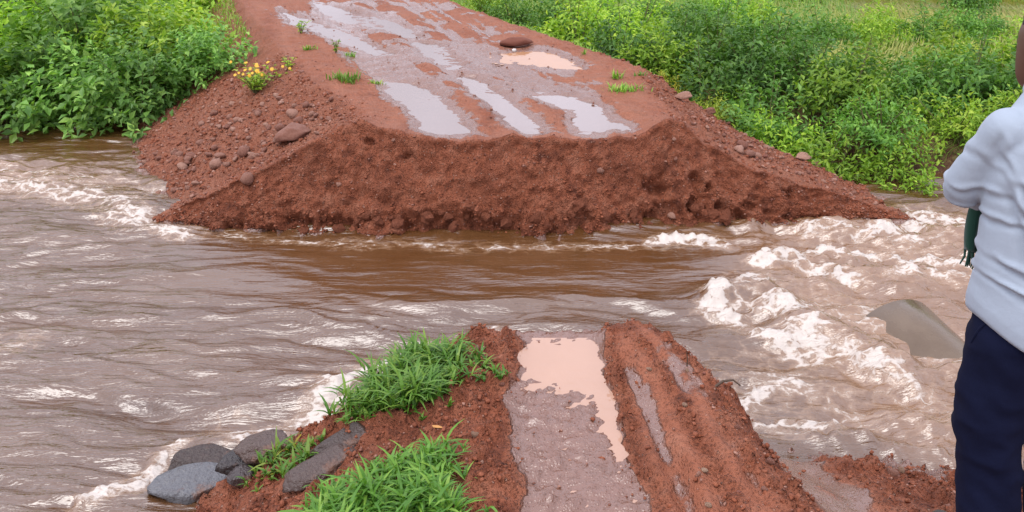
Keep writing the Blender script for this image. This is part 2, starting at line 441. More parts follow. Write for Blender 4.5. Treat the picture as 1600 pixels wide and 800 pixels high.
PN = np.stack([NX, NY, NZ], -1)
me = mesh_np('near_track', PN.reshape(-1, 3), grid_faces(*NX.shape), 4)
attr(me, 'wet', wet_n); attr(me, 'rough', roughness); attr(me, 'pale', pale_n)
near_track = tag(link('dirt_track', me, M_soil), 'rutted red earth end of the broken track nearest the camera', None, None, 'structure')

# ------------------------------------------------------------------ far embankment with its cut face
crest_px = [(232,344),(250,338),(330,302),(440,248),(500,216),(535,199),(565,190),(615,203),(690,219),(760,219),(800,209),(850,213),(930,217),(990,214),(1045,183),(1068,192),(1100,226),(1160,255),(1250,285),(1330,310),(1400,332),(1445,346)]
base_px = [(232,348),(250,347),(330,358),(440,364),(560,369),(700,371),(830,370),(960,364),(1100,356),(1250,348),(1330,344),(1445,344)]
bpts = np.array([at_z(x, y, 0.0) for x, y in base_px])
def ybase(X):
    return np.interp(X, bpts[:, 0], bpts[:, 1])
cpts = []
for x, y in crest_px:
    Yc = 5.75
    for _ in range(6):
        p = at_y(x, y, Yc)
        Yc = float(ybase(p[0])) + 0.02 + 0.50 * max(p[2], 0.0)
    cpts.append(at_y(x, y, Yc))
cpts = np.array(cpts)
U = np.arange(-4.4, 4.6, 0.015)
yb = ybase(U) + 0.05 * fbm(U * 2.2, 0.3, 0.1, 3)
cz = np.interp(U, cpts[:, 0], cpts[:, 2], left=-.35, right=-.35)
cz = np.where(U < cpts[0, 0], np.maximum(-.4, cz[np.searchsorted(U, cpts[0, 0])] - (cpts[0, 0] - U) * .5), cz)
cz = np.where(U > cpts[-1, 0], np.maximum(-.4, -(U - cpts[-1, 0]) * .5), cz)
yc = yb + 0.02 + 0.50 * np.maximum(cz, 0)
cz_n = cz + (0.022 * fbm(U * 5, .7, .2, 4) + .012 * fbm(U * 19, .3, .6, 3)) * (cz > .12)
SLOPE_S = -0.42
def shiftx(Y):
    return SLOPE_S * np.maximum(0, Y - 6.3) * sst(6.0, 7.2, Y)
def emb_h(u, Y):
    zr = 0.655 + 0.075 * np.clip(Y - 6.0, 0, 7) + 0.02 * np.maximum(Y - 13, 0)
    xl = np.interp(Y, [5.8, 6.3, 7.8, 11, 40], [-1.15, -1.25, -1.50, -1.75, -1.8])
    xr = np.interp(Y, [5.8, 6.3, 7.0, 7.8, 9.0, 11, 40], [1.25, 1.30, 1.52, 1.95, 1.7, 1.25, 1.3])
    tl = np.interp(Y, [5.6, 5.83, 6.78, 8.07, 9, 40], [-2.65, -2.72, -3.25, -3.35, -3.3, -3.4])
    tr = np.interp(Y, [5.6, 5.9, 6.4, 7.5, 9, 11, 40], [3.05, 3.12, 3.22, 3.15, 3.0, 2.4, 2.4])
    tL = (u - tl) / (xl - tl); tR = (tr - u) / (tr - xr)
    t = np.minimum(tL, tR)
    h = np.where(t < 1, -0.06 + (zr + .06) * np.clip(t, -1, 1) ** 1.0, zr)
    h = np.where(t < 0, -0.06 + 0.9 * t, h)
    return np.maximum(h, -0.8), np.clip(t, 0, 1.5)
nf = 64
sF = np.linspace(-0.35, 1, nf)
Yf = np.where(sF[:, None] < 0, yb[None] + sF[:, None] * 0.5, yb[None] + (yc - yb)[None] * (sF[:, None] ** 1.15 if False else np.maximum(sF[:, None], 0)))
Zf = np.where(sF[:, None] < 0, sF[:, None] * 0.9, cz_n[None] * np.maximum(sF[:, None], 0))
Zf = np.minimum(Zf, np.maximum(cz_n, -.3)[None] + 0 * Zf)
# top rows: distance behind the crest
back = np.concatenate([np.linspace(0.012, 0.6, 50), np.linspace(0.615, 3.2, 150), np.linspace(3.24, 7.5, 90), np.linspace(8, 34, 40)])
Yt = yc[None] + back[:, None]
Ut = np.broadcast_to(U[None], Yt.shape)
Ht, tpar = emb_h(Ut, Yt)
bl = sst(0.0, 0.45, back)[:, None]
Zt = cz_n[None] * (1 - bl) + Ht * bl
Xt = Ut + shiftx(Yt)
# road marks on the top, in u coordinates
def rutline(ux, w): return np.exp(-((Ut - ux) / w) ** 2)
top = sst(.92, 1.08, tpar)
r1 = rutline(np.interp(Yt, [6, 7, 8, 11], [-.55, -.66, -.75, -.6]), .17)
r2 = rutline(np.interp(Yt, [6, 7, 8, 11], [.10, .02, .0, .05]), .09)
r3 = rutline(np.interp(Yt, [6, 7, 8, 11], [.70, .62, .6, .6]), .17)
r4 = rutline(np.interp(Yt, [6, 7, 8, 11], [1.1, 1.1, 1.15, .95]), .2) * sst(7.3, 7.8, Yt) * .8
ruts = np.clip(r1 + r2 * .8 + r3 + r4, 0, 1) * top
Zt = Zt - 0.045 * ruts * bl + 0.02 * top * bl * rutline(-.22, .15)
side = 1 - top
n_l = fbm(Xt * 5, Yt * 5, 2.0, 5, 0.55); n_f = fbm(Xt * 22, Yt * 22, 4.0, 3, 0.6)
clod = np.maximum(0, fbm(Xt * 13, Yt * 13, 1.0, 3) - .12)
Zt = Zt + (side * .030 + top * .008) * n_l + (side * .012 + top * .0035) * n_f + side * .05 * clod * bl
Zt = Zt + top * .012 * fbm(Xt * 3, Yt * 9, 7.0, 3) * bl
streak = fbm(Ut * 8, Yt * .7, 11.0, 3, .6); streak2 = fbm(Ut * 3.1, Yt * .9, 14.0, 3, .5)
Zt = Zt + top * bl * (.010 * streak + .006 * fbm(Ut * 26, Yt * 3, 2.0, 2))
# puddle hollows: outlines measured in the photo, taken onto the road surface
def on_road(x, y):
    z = .7
    for _ in range(12):
        p = at_z(x, y, z); z = float(emb_h(np.array(p[0] - float(shiftx(np.array(p[1])))), np.array(p[1]))[0]) - .02
    return at_z(x, y, z)
PUD = [
 ([(605,128),(650,130),(690,150),(700,170),(735,205),(745,219),(668,217),(650,180),(615,150)], 0, 'white reflecting puddle in the left wheel rut just behind the cut edge'),
 ([(718,116),(745,120),(790,150),(820,180),(855,210),(818,210),(785,185),(740,145)], 0, 'narrow bright puddle running down the middle of the far track'),
 ([(832,148),(900,150),(942,165),(938,180),(980,200),(990,214),(922,218),(900,190),(902,170),(855,160)], 0, 'bright shallow puddle in the right wheel rut behind the cut edge'),
 ([(780,82),(850,78),(898,95),(910,107),(850,103),(785,95)], 1, 'brownish puddle around the dark stone on the far track'),
 ([(650,66),(690,68),(722,98),(718,112),(690,97),(662,80)], 0, 'slim puddle crossing the middle of the far track'),
 ([(435,16),(480,28),(560,60),(625,86),(598,87),(530,64),(455,38)], 0, 'long winding puddle along the left side of the far track'),
 ([(490,4),(560,18),(640,43),(665,60),(600,52),(520,27)], 0, 'pale puddle high on the far track near the top of view')]
pud_sheets = []
pudmask = np.zeros(Xt.shape)
reg = (Yt < 12) & (tpar > .8)
for pts, kind_, lab in PUD:
    c = np.array([on_road(x, y) for x, y in pts])
    poly = [(q[0], q[1]) for q in c] + [(c[0][0], c[0][1])]
    X_, Y_ = Xt[reg], Yt[reg]
    ins = np.zeros(X_.shape, bool)
    for (xa, ya), (xb, yb_) in zip(poly[:-1], poly[1:]):
        ins ^= ((ya > Y_) != (yb_ > Y_)) & (X_ < (xb - xa) * (Y_ - ya) / (yb_ - ya + 1e-12) + xa)
    d_ = poly_dist(X_, Y_, poly); sd = np.where(ins, d_, -d_) + .055 * fbm(X_ * 5, Y_ * 6, 2.2, 4, .6)
    A_ = np.c_[c[:, :2], np.ones(len(c))]; kk = np.linalg.lstsq(A_, c[:, 2], rcond=None)[0]
    lev = kk[0] * X_ + kk[1] * Y_ + kk[2] - .010
    sd = np.minimum(sd, (Yt - yc[None])[reg] - .20 + .05 * fbm(X_ * 9, 1.3, .2, 2))
    m_ = sst(-.07, .05, sd)
    zt = Zt[reg]; mm = sst(-.22, -.04, sd)
    zt = zt * (1 - mm) + mm * (np.maximum(zt, lev + .006) * (1 - m_) + m_ * (lev - .009 + .30 * (zt - lev - .02) + .016 * fbm(X_ * 7, Y_ * 16, 41.0, 3, .6)))
    Zt[reg] = zt; pm = pudmask[reg]; pudmask[reg] = np.maximum(pm, sst(-.24, .0, sd))
    pud_sheets.append((c, kk, kind_, lab))
wetb = sst(6.5, 7.4, Yt) * sst(14, 10, Yt)
broad = sst(-.12, .25, fbm(Xt * 1.1 + 4, Yt * 1.7, 3.3, 4)) * wetb
wet_t = top * np.clip(ruts * (.5 + .5 * streak) + .66 * broad * sst(-1.15, -.8, Ut) * sst(1.55, 1.2, Ut) + .35 * streak * wetb + .72 * pudmask, 0, 1)
pale_t = top * np.clip(.50 + .35 * ruts + .5 * streak2, 0, 1)
P_face = np.stack([np.broadcast_to(U[None], Yf.shape), Yf, Zf], -1)
nrm = grid_normals(P_face); nrm *= -np.sign(nrm[..., 1:2] + 1e-9) # towards the camera
xx, yy, zz = P_face[..., 0], P_face[..., 1], P_face[..., 2]
sS = np.maximum(sF[:, None], 0)
hgt = sst(.02, .2, cz)[None]
amp = (.25 + .75 * sst(0, .08, 1 - sS)) * hgt
d1 = fbm(xx * 3.2, yy * 3, zz * 3.2, 5, 0.55); d2 = fbm(xx * 14, yy * 9, zz * 14, 4, 0.6)
cav = np.maximum(0, fbm(xx * 4.5 + 9, yy, zz * 5.5 + 3, 3) - .18)
blk = np.abs(fbm(xx * 8, yy * 4, zz * 8 + 4, 3, 0.55))
und = np.exp(-((sS - .10) / .10) ** 2) * sst(-.1, .25, fbm(xx * 3.5, 1.1, .4, 3))
d3 = fbm(xx * 36, yy * 20, zz * 36, 3, .6)
disp = (0.032 * d1 + 0.020 * d2 + .013 * d3 - 0.17 * cav * (.25 + sst(.6, 1.2, xx)) * sst(0.95, 0.5, sS) + 0.05 * (blk - .15) * sst(.75, .2, sS)) * amp - .12 * und * hgt * (.6 + .8 * np.abs(fbm(xx * 9, .4, zz * 9, 3)))
for hx, hy, hr, hd in [(1130,326,.065,.08),(1172,322,.055,.06),(1082,322,.05,.05),(1112,300,.045,.06),(1240,312,.06,.05),(430,348,.06,.07),(455,330,.04,.05),(620,352,.07,.07),(915,325,.06,.05),(735,322,.05,.05),(640,243,.035,.04),(575,228,.04,.04),(860,345,.06,.06),(540,350,.05,.06),(1010,345,.06,.05)]:
    q_ = at_y(hx, hy, 5.78)
    dd = np.hypot(xx - q_[0], (zz - q_[2]) * 1.25) + .030 * fbm(xx * 13, 2.0, zz * 13, 3, .6)
    disp -= hd * sst(hr, hr * .45, dd) * hgt
    disp += .30 * hd * np.exp(-((dd - hr * 1.25) / (hr * .3)) ** 2) * hgt
lip = np.exp(-((sS - .965) / .035) ** 2) * hgt
disp += lip * (.016 + .030 * fbm(xx * 11, 5.0, .3, 3, .6))
P_face = P_face + nrm * disp[..., None]
P_top = np.stack([Xt, Yt, Zt], -1)
PE = np.concatenate([P_face, P_top], 0)
R_, C_ = PE.shape[:2]
wet_e = np.concatenate([sst(.035, .0, Zf) * .8, np.maximum(wet_t, sst(.05, .0, Zt) * .8 * side)], 0)
me = mesh_np('embankment', PE.reshape(-1, 3), grid_faces(R_, C_), 4)
attr(me, 'wet', wet_e); attr(me, 'rough', np.concatenate([np.ones_like(Zf), 1 - .6 * top], 0))
attr(me, 'pale', np.concatenate([np.zeros_like(Zf), np.clip(pale_t + side * (.52 + .45 * fbm(Xt * 1.6, Yt * 1.6, 31.0, 3)), 0, 1)], 0))
embankment = tag(link('road_embankment', me, M_soil), 'red earth embankment with washed out face and wet track on top', None, None, 'structure')

# ------------------------------------------------------------------ land on both sides of the river
lxs = np.concatenate([np.linspace(-90, -12, 30), np.arange(-11.8, 14, .12), np.linspace(14.3, 110, 30)])
lys = np.concatenate([np.linspace(-70, -3, 24), np.arange(-2.8, 22, .12), np.linspace(22.5, 60, 30), np.linspace(65, 400, 20)])
LX, LY = np.meshgrid(lxs, lys)
yfar = np.interp(LX, [-90, -8, -6, -4.1, -3.7, -3.2, -3.0, 3.0, 3.15, 3.4, 4.4, 6, 110], [9.5, 8.6, 8.35, 8.15, 8.3, 8.5, 9.0, 8.0, 6.5, 6.25, 6.3, 6.2, 6.0])
yfar = yfar + .12 * fbm(LX * 1.3, 2.2, 1.0, 3)
ynear = np.interp(LX, [-90, -5, -2.6, -2.0, 3.0, 3.4, 6, 110], [-3, -2.2, -.6, 0, 3.0, 2.9, 2.2, 1.0])
far_in = sst(-.25, .9, LY - yfar); near_in = sst(-.25, .6, ynear - LY)
zl = .30 + .02 * np.clip(LY - 8, 0, 40) + .05 * fbm(LX * .5, LY * .5, 1.0, 4)
zn = np.interp(LY, [-3, .3, 2, 3], [.8, .7, .42, .2])
LZ = -.9 + far_in * (zl + .9) + near_in * (zn + .9)
LZ += .05 * fbm(LX * 2.3, LY * 2.3, 2.0, 3)
uu = LX - shiftx(LY)
inside = sst(2.75, 2.35, np.abs(uu + .05)) * sst(5, 6, LY)
LZ -= inside * 1.1
inn = sst(-3.3, -3.0, LX) * sst(3.4, 3.1, LX) * sst(-1.3, -1.0, LY) * sst(4.3, 4.0, LY)
LZ -= inn * .6
me = mesh_np('riverbank', np.stack([LX, LY, LZ], -1).reshape(-1, 3), grid_faces(*LX.shape), 4)
attr(me, 'wet', .9 * sst(9, 11, LY) * sst(7.5, 4.5, LX - .25 * (LY - 12))); attr(me, 'rough', np.ones(LX.shape)); attr(me, 'pale', np.clip(sst(7.5, 10, LY) * .95 + sst(0, -3, LY) * .8, 0, 1))
land = tag(link('ground', me, M_land), 'low earth banks and fields on both sides of the river', None, None, 'structure')

# ------------------------------------------------------------------ river
wxs = np.concatenate([-np.geomspace(95, 7.25, 26), np.arange(-7.1, 5.3, .017), np.geomspace(5.4, 95, 26)])
wys = np.concatenate([np.linspace(-4, 1.8, 20), np.arange(1.9, 8.9, .0165), np.linspace(8.95, 12, 6)])
WX, WY = np.meshgrid(wxs, wys)
def P2(pts): return [tuple(at_z(x, y, 0.0)[:2]) for x, y in pts]
FOAM = [  # photo measurements of the breaking water, taken onto the water plane: points, width (m), strength
 ([(1108,488),(1128,462),(1165,448)], .07, 1.0),
 ([(1108,488),(1150,505),(1190,535),(1250,556),(1330,572),(1390,590)], .07, .92),
 ([(1165,448),(1170,480),(1230,500),(1260,545)], .13, .80),
 ([(1240,470),(1330,500),(1420,525),(1500,560)], .20, .50),
 ([(1390,590),(1420,605),(1440,620)], .05, .6),
 ([(1185,412),(1240,405),(1280,425),(1330,438)], .075, .98),
 ([(1230,390),(1330,392),(1420,410),(1510,418),(1640,420)], .07, .85),
 ([(1330,438),(1420,440),(1500,440),(1620,450)], .07, .70),
 ([(1265,358),(1310,352),(1345,366),(1400,360),(1440,345)], .10, .85),
 ([(1430,330),(1500,345),(1600,350)], .14, .66),
 ([(1400,380),(1500,375),(1620,385)], .14, .6),
 ([(1025,380),(1060,374),(1100,376),(1140,380)], .08, .92),
 ([(290,362),(420,374),(560,382),(700,386),(870,386),(1000,384)], .06, .47),
 ([(0,292),(60,300),(140,312),(185,325),(215,352)], .12, .70),
 ([(0,272),(70,282),(150,290),(255,305)], .16, .50),
 ([(130,330),(215,352),(300,372)], .06, .62),
 ([(765,528),(700,545),(620,560),(560,590),(525,620),(500,655),(440,678),(385,690),(352,672)], .075, .78),
 ([(520,600),(495,640)], .08, .72),
 ([(120,800),(185,765),(240,745),(268,712),(300,690),(350,684)], .035, .68),
 ([(1138,645),(1160,625),(1210,606),(1265,612)], .06, .70),
 ([(1138,640),(1200,668),(1290,672)], .06, .66),
 ([(1200,600),(1280,625),(1400,640),(1500,650)], .22, .40),
 ([(1350,500),(1420,525),(1500,548)], .035, .5),
 ([(-30,560),(0,545),(20,540)], .1, .5),
]
foam = np.zeros(WX.shape)
fine = (WX > -7.2) & (WX < 5.4) & (WY > 1.85)
fx, fy = WX[fine], WY[fine]
fv = np.zeros(fx.shape)
wx_ = fx + .05 * fbm(fx * 4, fy * 5, 7.0, 3); wy_ = fy + .05 * fbm(fx * 4, fy * 5, 17.0, 3)
for pts, w, s in FOAM:
    fv = np.maximum(fv, s * np.exp(-(poly_dist(wx_, wy_, P2(pts)) / (w * 1.4)) ** 2))
fv *= np.clip(.92 + .6 * fbm(fx * 2.6, fy * 3.4, 21.0, 3), .4, 1.12)
foam[fine] = fv
def ell(cx, cy, rx, ry, X=WX, Y=WY): return np.exp(-(((X - cx) / rx) ** 2 + ((Y - cy) / ry) ** 2))
calm = np.clip(1.15 * np.exp(-(np.abs((WX + .25) / 2.1) ** 4 + np.abs((WY - 5.05) / .52) ** 4)) + .6 * ell(-4.3, 7.6, 1.6, .5), 0, 1)
rapid = sst(1.2, 2.0, WX) * sst(6.3, 5.6, WY) * sst(2.7, 3.3, WY)
rapid = np.maximum(rapid, .7 * ell(-4.6, 6.9, 1.5, .5))
# stretched travelling ripples; the crests bend with the current
flow = .22 * np.sin(WX * .55 + .6) + .12 * fbm(WX * .5, WY * .5, 3.0, 2)
wy2 = WY + flow + .10 * fbm(WX * 1.1, WY * 1.4, 5.0, 3)
Aw = (1 - .86 * calm)
w1 = fbm(WX * .75, wy2 * 3.1, 1.0, 3, .5)
w2 = fbm(WX * 1.5 + 3, wy2 * 6.5, 2.0, 3, .5)
w3 = fbm(WX * 4.2 + 1, wy2 * 15, 3.0, 2, .5)
WZ = Aw * (.066 * w1 + .034 * (0.5 - np.abs(w2)) + .007 * w3)
r1_ = fbm(WX * 2.6, WY * 3.4, 4.0, 4, .55)
WZ += rapid * (.075 * r1_ + .04 * (.4 - np.abs(fbm(WX * 3.7, WY * 5.2, 8.0, 3))))
br = fbm(WX * 17, WY * 19, 6.0, 3, .6)
WZ += sst(.35, .95, foam) * (.020 + .030 * br + .018 * np.abs(fbm(WX * 34, WY * 36, 9.0, 2))) 
WZ += .11 * np.exp(-(poly_dist(WX, WY, P2([(1130,470),(1180,460),(1260,520),(1400,580)])) / .17) ** 2)
WZ += .04 * np.exp(-(poly_dist(WX, WY, P2([(0,285),(140,300),(230,330)])) / .22) ** 2)
WZ *= 1 - .75 * ell(2.33, 4.25, .34, .36)
# the brown hump of water that folds over the boulders at the near left bank
WZ += .055 * ell(*at_z(345, 706, 0)[:2], .13, .09)
WZ += .05 * np.exp(-(poly_dist(WX, WY, P2([(1300,685),(1380,700),(1480,712)])) / .09) ** 2) * (1 + .8 * fbm(WX * 9, WY * 9, 5.0, 3))
WZ *= sst(80, 15, np.abs(WX))
me = mesh_np('river', np.stack([WX, WY, WZ], -1).reshape(-1, 3), grid_faces(*WX.shape), 4)
attr(me, 'foam', foam); attr(me, 'calm', calm); attr(me, 'churn', np.clip(rapid * .9 + foam * .4, 0, 1))
river = tag(link('river', me, M_water), 'muddy brown river flowing through the washed out gap with white foam', None, None, 'structure')

# ------------------------------------------------------------------ surface lookup
dg = bpy.context.evaluated_depsgraph_get()
def bvh_of(o):
    return BVHTree.FromObject(o, dg)
dg.update()
BV = {'near': bvh_of(near_track), 'emb': bvh_of(embankment), 'land': bvh_of(land)}
def hit(px, py, which=('near', 'emb', 'land')):
    d = Vector(ray(px, py)).normalized(); best = None
    for w in which:
        r = BV[w].ray_cast(Vector(CAM), d, 200)
        if r[0] is not None and (best is None or r[3] < best[2]): best = (r[0], r[1], r[3])
    return best
def down(x, y, which=('near', 'emb', 'land')):
    best = None
    for w in which:
        r = BV[w].ray_cast(Vector((x, y, 30)), Vector((0, 0, -1)), 60)
        if r[0] is not None and (best is None or r[0].z > best[0].z): best = (r[0], r[1])
    return best

# ------------------------------------------------------------------ puddles
def puddle_sheet(name, x0, x1, y0, y1, zfun, mat, label, mask=None, step=.02):
    xs = np.arange(x0, x1, step); ys = np.arange(y0, y1, step)
    X, Y = np.meshgrid(xs, ys)
    Z = zfun(X, Y)
    f = grid_faces(*X.shape)
    V = np.stack([X, Y, Z], -1).reshape(-1, 3)
    if mask is not None:
        m = mask(X, Y).ravel(); f = f[m[f].all(1)]
        used = np.unique(f); remap = np.full(len(V), -1); remap[used] = np.arange(len(used))
        V = V[used]; f = remap[f]
    me = mesh_np(name, V, f, 4)
    return tag(link(name, me, mat), label, None, None, 'structure')
puddle_sheet('puddle', -.06, .52, 1.95, 3.43, lambda X, Y: .4035 + 0 * X + .006 * sst(2.6, 2.0, Y), M_puddle,
             'peach coloured puddle filling the near wheel rut at the broken end')
def near_poly(X, Y, c, m=.13):
    poly = [(q[0], q[1]) for q in c] + [(c[0][0], c[0][1])]
    ins = np.zeros(X.shape, bool)
    for (xa, ya), (xb, yb_) in zip(poly[:-1], poly[1:]):
        ins ^= ((ya > Y) != (yb_ > Y)) & (X < (xb - xa) * (Y - ya) / (yb_ - ya + 1e-12) + xa)
    return ins | (poly_dist(X, Y, poly) < m)
for c, kk, kind_, lab in pud_sheets:
    puddle_sheet('puddle', c[:, 0].min() - .16, c[:, 0].max() + .16, c[:, 1].min() - .16, c[:, 1].max() + .16,
                 lambda X, Y: kk[0] * X + kk[1] * Y + kk[2] - .010, M_puddleB if kind_ else M_puddleF, lab,
                 lambda X, Y: (Y > np.interp(X, U, yc) + .09) & near_poly(X, Y, c), .03)

# ------------------------------------------------------------------ stones
def ico(sub):
    import bmesh
    bm = bmesh.new(); bmesh.ops.create_icosphere(bm, subdivisions=sub, radius=1.0)
    V = np.array([v.co[:] for v in bm.verts]); Fc = np.array([[v.index for v in f.verts] for f in bm.faces])
    bm.free(); return V, Fc
ICO = {s: ico(s) for s in (1, 2, 3, 4)}
def rock_verts(seed, sub=2, dims=(1, 1, 1), angular=0.5, rough=.12, cuts=7):
    V, Fc = ICO[sub]; V = V.copy(); r = np.random.default_rng(seed)
    for _ in range(cuts):
        n = r.normal(size=3); n /= np.linalg.norm(n); d = r.uniform(.55, .9)
        s = V @ n - d
        V -= np.where(s > 0, s * angular, 0)[:, None] * n
    o = r.uniform(0, 50, 3)
    nn = fbm(V[:, 0] * 1.4 + o[0], V[:, 1] * 1.4 + o[1], V[:, 2] * 1.4 + o[2], 4, .5)
    V *= (1 + rough * nn)[:, None]
    return V * np.array(dims), Fc
def rock_mesh(name, seed, sub=2, dims=(1, 1, 1), angular=.5, rough=.12, cuts=7, smooth=True):
    V, Fc = rock_verts(seed, sub, dims, angular, rough, cuts)
    return mesh_np(name, V, Fc, 3, smooth)
pebs = [rock_mesh('pebble', 100 + i, 2, (1, .78, .55 + .04 * i), .7, .25, 9) for i in range(7)]
for m_ in pebs: m_.materials.append(M_stone)
clods = [rock_mesh('clod', 200 + i, 2, (1, .85, .75), .95, .5, 11, False) for i in range(8)]
for m_ in clods: m_.materials.append(M_soil)
pebt = [m_.copy() for m_ in pebs]
for m_ in pebt: m_.materials.clear(); m_.materials.append(M_tan)

def place_stone(me, p, n, size, name, label, cat, group=None, sink=.3, rot=None):
    o = link(name, me)
    o.location = Vector(p) + Vector(n) * size * (.55 - sink)
    q = Vector(n).to_track_quat('Z', 'Y').to_euler()
    o.rotation_euler = (q.x * .8 + random.uniform(-.2, .2), q.y * .8 + random.uniform(-.2, .2), random.uniform(0, 6.28) if rot is None else rot)
    o.scale = (size, size * random.uniform(.8, 1.1), size * random.uniform(.8, 1.1))
    return tag(o, label, cat, group)
def stone_px(x, y, wpx, me=None, name='stone', label='', cat='stone', group=None, sink=.3, which=('near', 'emb', 'land'), rot=None):
    h = hit(x, y, which)
    if h is None: return
    size = wpx / F * (h[0] - Vector(CAM)).length * .5
    return place_stone(me or random.choice(pebs), h[0], h[1], size, name, label, cat, group, sink, rot)

# the named stones of the far side
bme = rock_mesh('boulder', 31, 4, (1, .72, .66), .96, .14, 10); bme.materials.append(M_stone)
stone_px(460, 216, 58, bme, 'boulder', 'large flat sided reddish boulder on the left shoulder above the cut face', 'boulder', sink=.12, rot=.4)
bm2 = rock_mesh('boulder', 33, 3, (1, .75, .6), .6, .18, 9); bm2.materials.append(M_tan)
stone_px(1076, 146, 34, bm2, 'boulder', 'rounded tan boulder by the bushes at the right road edge', 'boulder', sink=.05, which=('emb',), rot=.2)
bm3 = rock_mesh('boulder', 35, 3, (1, .6, .42), .92, .25, 13); bm3.materials.append(M_stone)
stone_px(1062, 156, 32, bm3, 'boulder', 'flat reddish stone just below the tan boulder at right edge', 'stone', sink=.1, which=('emb',), rot=-.2)
rm = rock_mesh('boulder', 37, 3, (1, .55, .42), .7, .2, 8); rm.materials.append(M_clod)
stone_px(806, 74, 52, rm, 'boulder', 'dark wet slab lying in the brown puddle on the far track', 'stone', sink=.25, rot=0)
wm_ = rock_mesh('stone', 38, 2, (1, .8, .7), .4, .1, 6)
wm_.materials.append(plain('white stone', (.7, .66, .62), .5))
stone_px(803, 80, 9, wm_, 'stone', 'small white stone beside the dark slab in the far puddle', 'stone', sink=.2)
for i, (x, y, w) in enumerate([(1122,170,40),(1143,176,34),(1108,163,24),(1222,212,36),(1238,228,44),(1252,238,40),(1272,247,24)]):
    s = ['longest slab', 'second slab', 'small slab at the upper end', 'upper slab of the lower row', 'biggest slab of the lower row', 'third slab of the lower row', 'last small slab of the lower row'][i]
    stone_px(x, y + 13, w, bm3, 'slab_stone', s + ' along the back edge of the right slope', 'stone', 'slabs edging the right slope', .25, ('emb',), rot=-.5 + .2 * i)
for i, (x, y, w, s) in enumerate([(388,278,18,'low on the left slope near the water'), (455,180,20,'directly above the large boulder'), (468,190,15,'touching the top of the large boulder'),
                               (383,238,20,'rounded, left of the large boulder'), (395,243,13,'small, right beside the rounded one left of the boulder'),
                               (340,258,20,'mid way down the left slope'), (300,248,18,'on the left slope toward the bush'), (336,180,14,'high on the left slope under the bush'),
                               (288,262,16,'farthest down the left slope beside the bush'), (345,246,15,'in the cluster mid left slope'), (438,200,17,'just left of the large boulder')]):
    stone_px(x, y, w * 1.3, None, 'stone', 'reddish stone ' + s, 'stone', 'stones on the left slope', .25)
for i, (x, y, w, s) in enumerate([(1158,222,16,'lighter stone in the pair'), (1153,230,20,'flat stone in the pair'), (1170,236,16,'third stone below the pair'), (1185,240,14,'last stone of the short row'), (1195,225,10,'single small stone right of the pair')]):
    stone_px(x, y + 6, w * 1.3, None, 'stone', s + ' on the right slope above the cut face', 'stone', 'stones on the right slope', .25)
for x, y, w, s in [(1050,338,14,'round stone stuck in the cut face near its right foot'), (937,266,15,'pale oval stone half way up the cut face'), (1054,217,9,'small stone under the right peak of the cut face'),
                   (615,219,9,'small pale stone high on the left of the cut face'), (530,288,10,'light pebble left of middle on the cut face'), (1055,248,10,'reddish pebble below the right peak')]:
    stone_px(x, y, w, None, 'stone', s, 'stone', 'stones in the cut face', .35, ('emb',))
# individual small stones over the left and right slopes (alike: one label per slope)
cnt = 0
while cnt < 95:
    x, y = random.uniform(215, 520), random.uniform(150, 335)
    if y > 345 - (x - 230) * .50 or y < 255 - (x - 215) * .62 or (430 < x < 490 and 190 < y < 235): continue
    stone_px(x, y, random.uniform(6, 14), None, 'pebble', 'small reddish pebble among many on the left slope of the far bank', 'pebble', 'pebbles on the left slope', .25, ('emb',)); cnt += 1
cnt = 0
while cnt < 45:
    x = random.uniform(1075, 1380); y = random.uniform(150, 320)
    lo = 190 + (x - 1050) * .40; hi = 140 + (x - 1060) * .52
    if not (hi + 6 < y < lo + 4): continue
    stone_px(x, y, random.uniform(5, 10), None, 'pebble', 'small reddish pebble among many on the right slope of the far bank', 'pebble', 'pebbles on the right slope', .25, ('emb',)); cnt += 1
# soil clods fallen along the foot of the cut face
for i in range(74):
    if random.random() < .22: continue
    x = 395 + i * 10.2 + random.uniform(-8, 8)
    yb_px = np.interp(x, [395, 560, 700, 830, 960, 1160], [361, 367, 369, 368, 362, 352])
    p = at_z(x, yb_px - abs(random.gauss(0, 5)), .0)
    dn = down(p[0], p[1] + .02, ('emb',))
    z = max(.0, min(dn[0].z, .12)) if dn else 0
    sz = random.choice([.018, .025, .032, .045, .06]) * random.uniform(.7, 1.15)
    o = link('soil_clod', random.choice(clods)); o.location = (p[0], p[1] + .0, z + sz * .1)
    o.scale = (sz, sz, sz); o.rotation_euler = [random.uniform(0, 6.28) for _ in range(3)]
    tag(o, 'fallen red soil clod in the row along the foot of the cut face', 'clod', 'clods at the foot of the cut face')
for x, y, w in [(905,320,30),(895,332,22),(620,352,26),(735,324,16),(690,332,14),(1085,326,24),(1112,334,22),(790,347,24),(960,347,20),(560,344,18),(505,338,16)]:
    stone_px(x, y, w, random.choice(clods), 'soil_clod', 'lump of red soil sticking out of the cut face', 'clod', 'lumps in the cut face', .45, ('emb',))

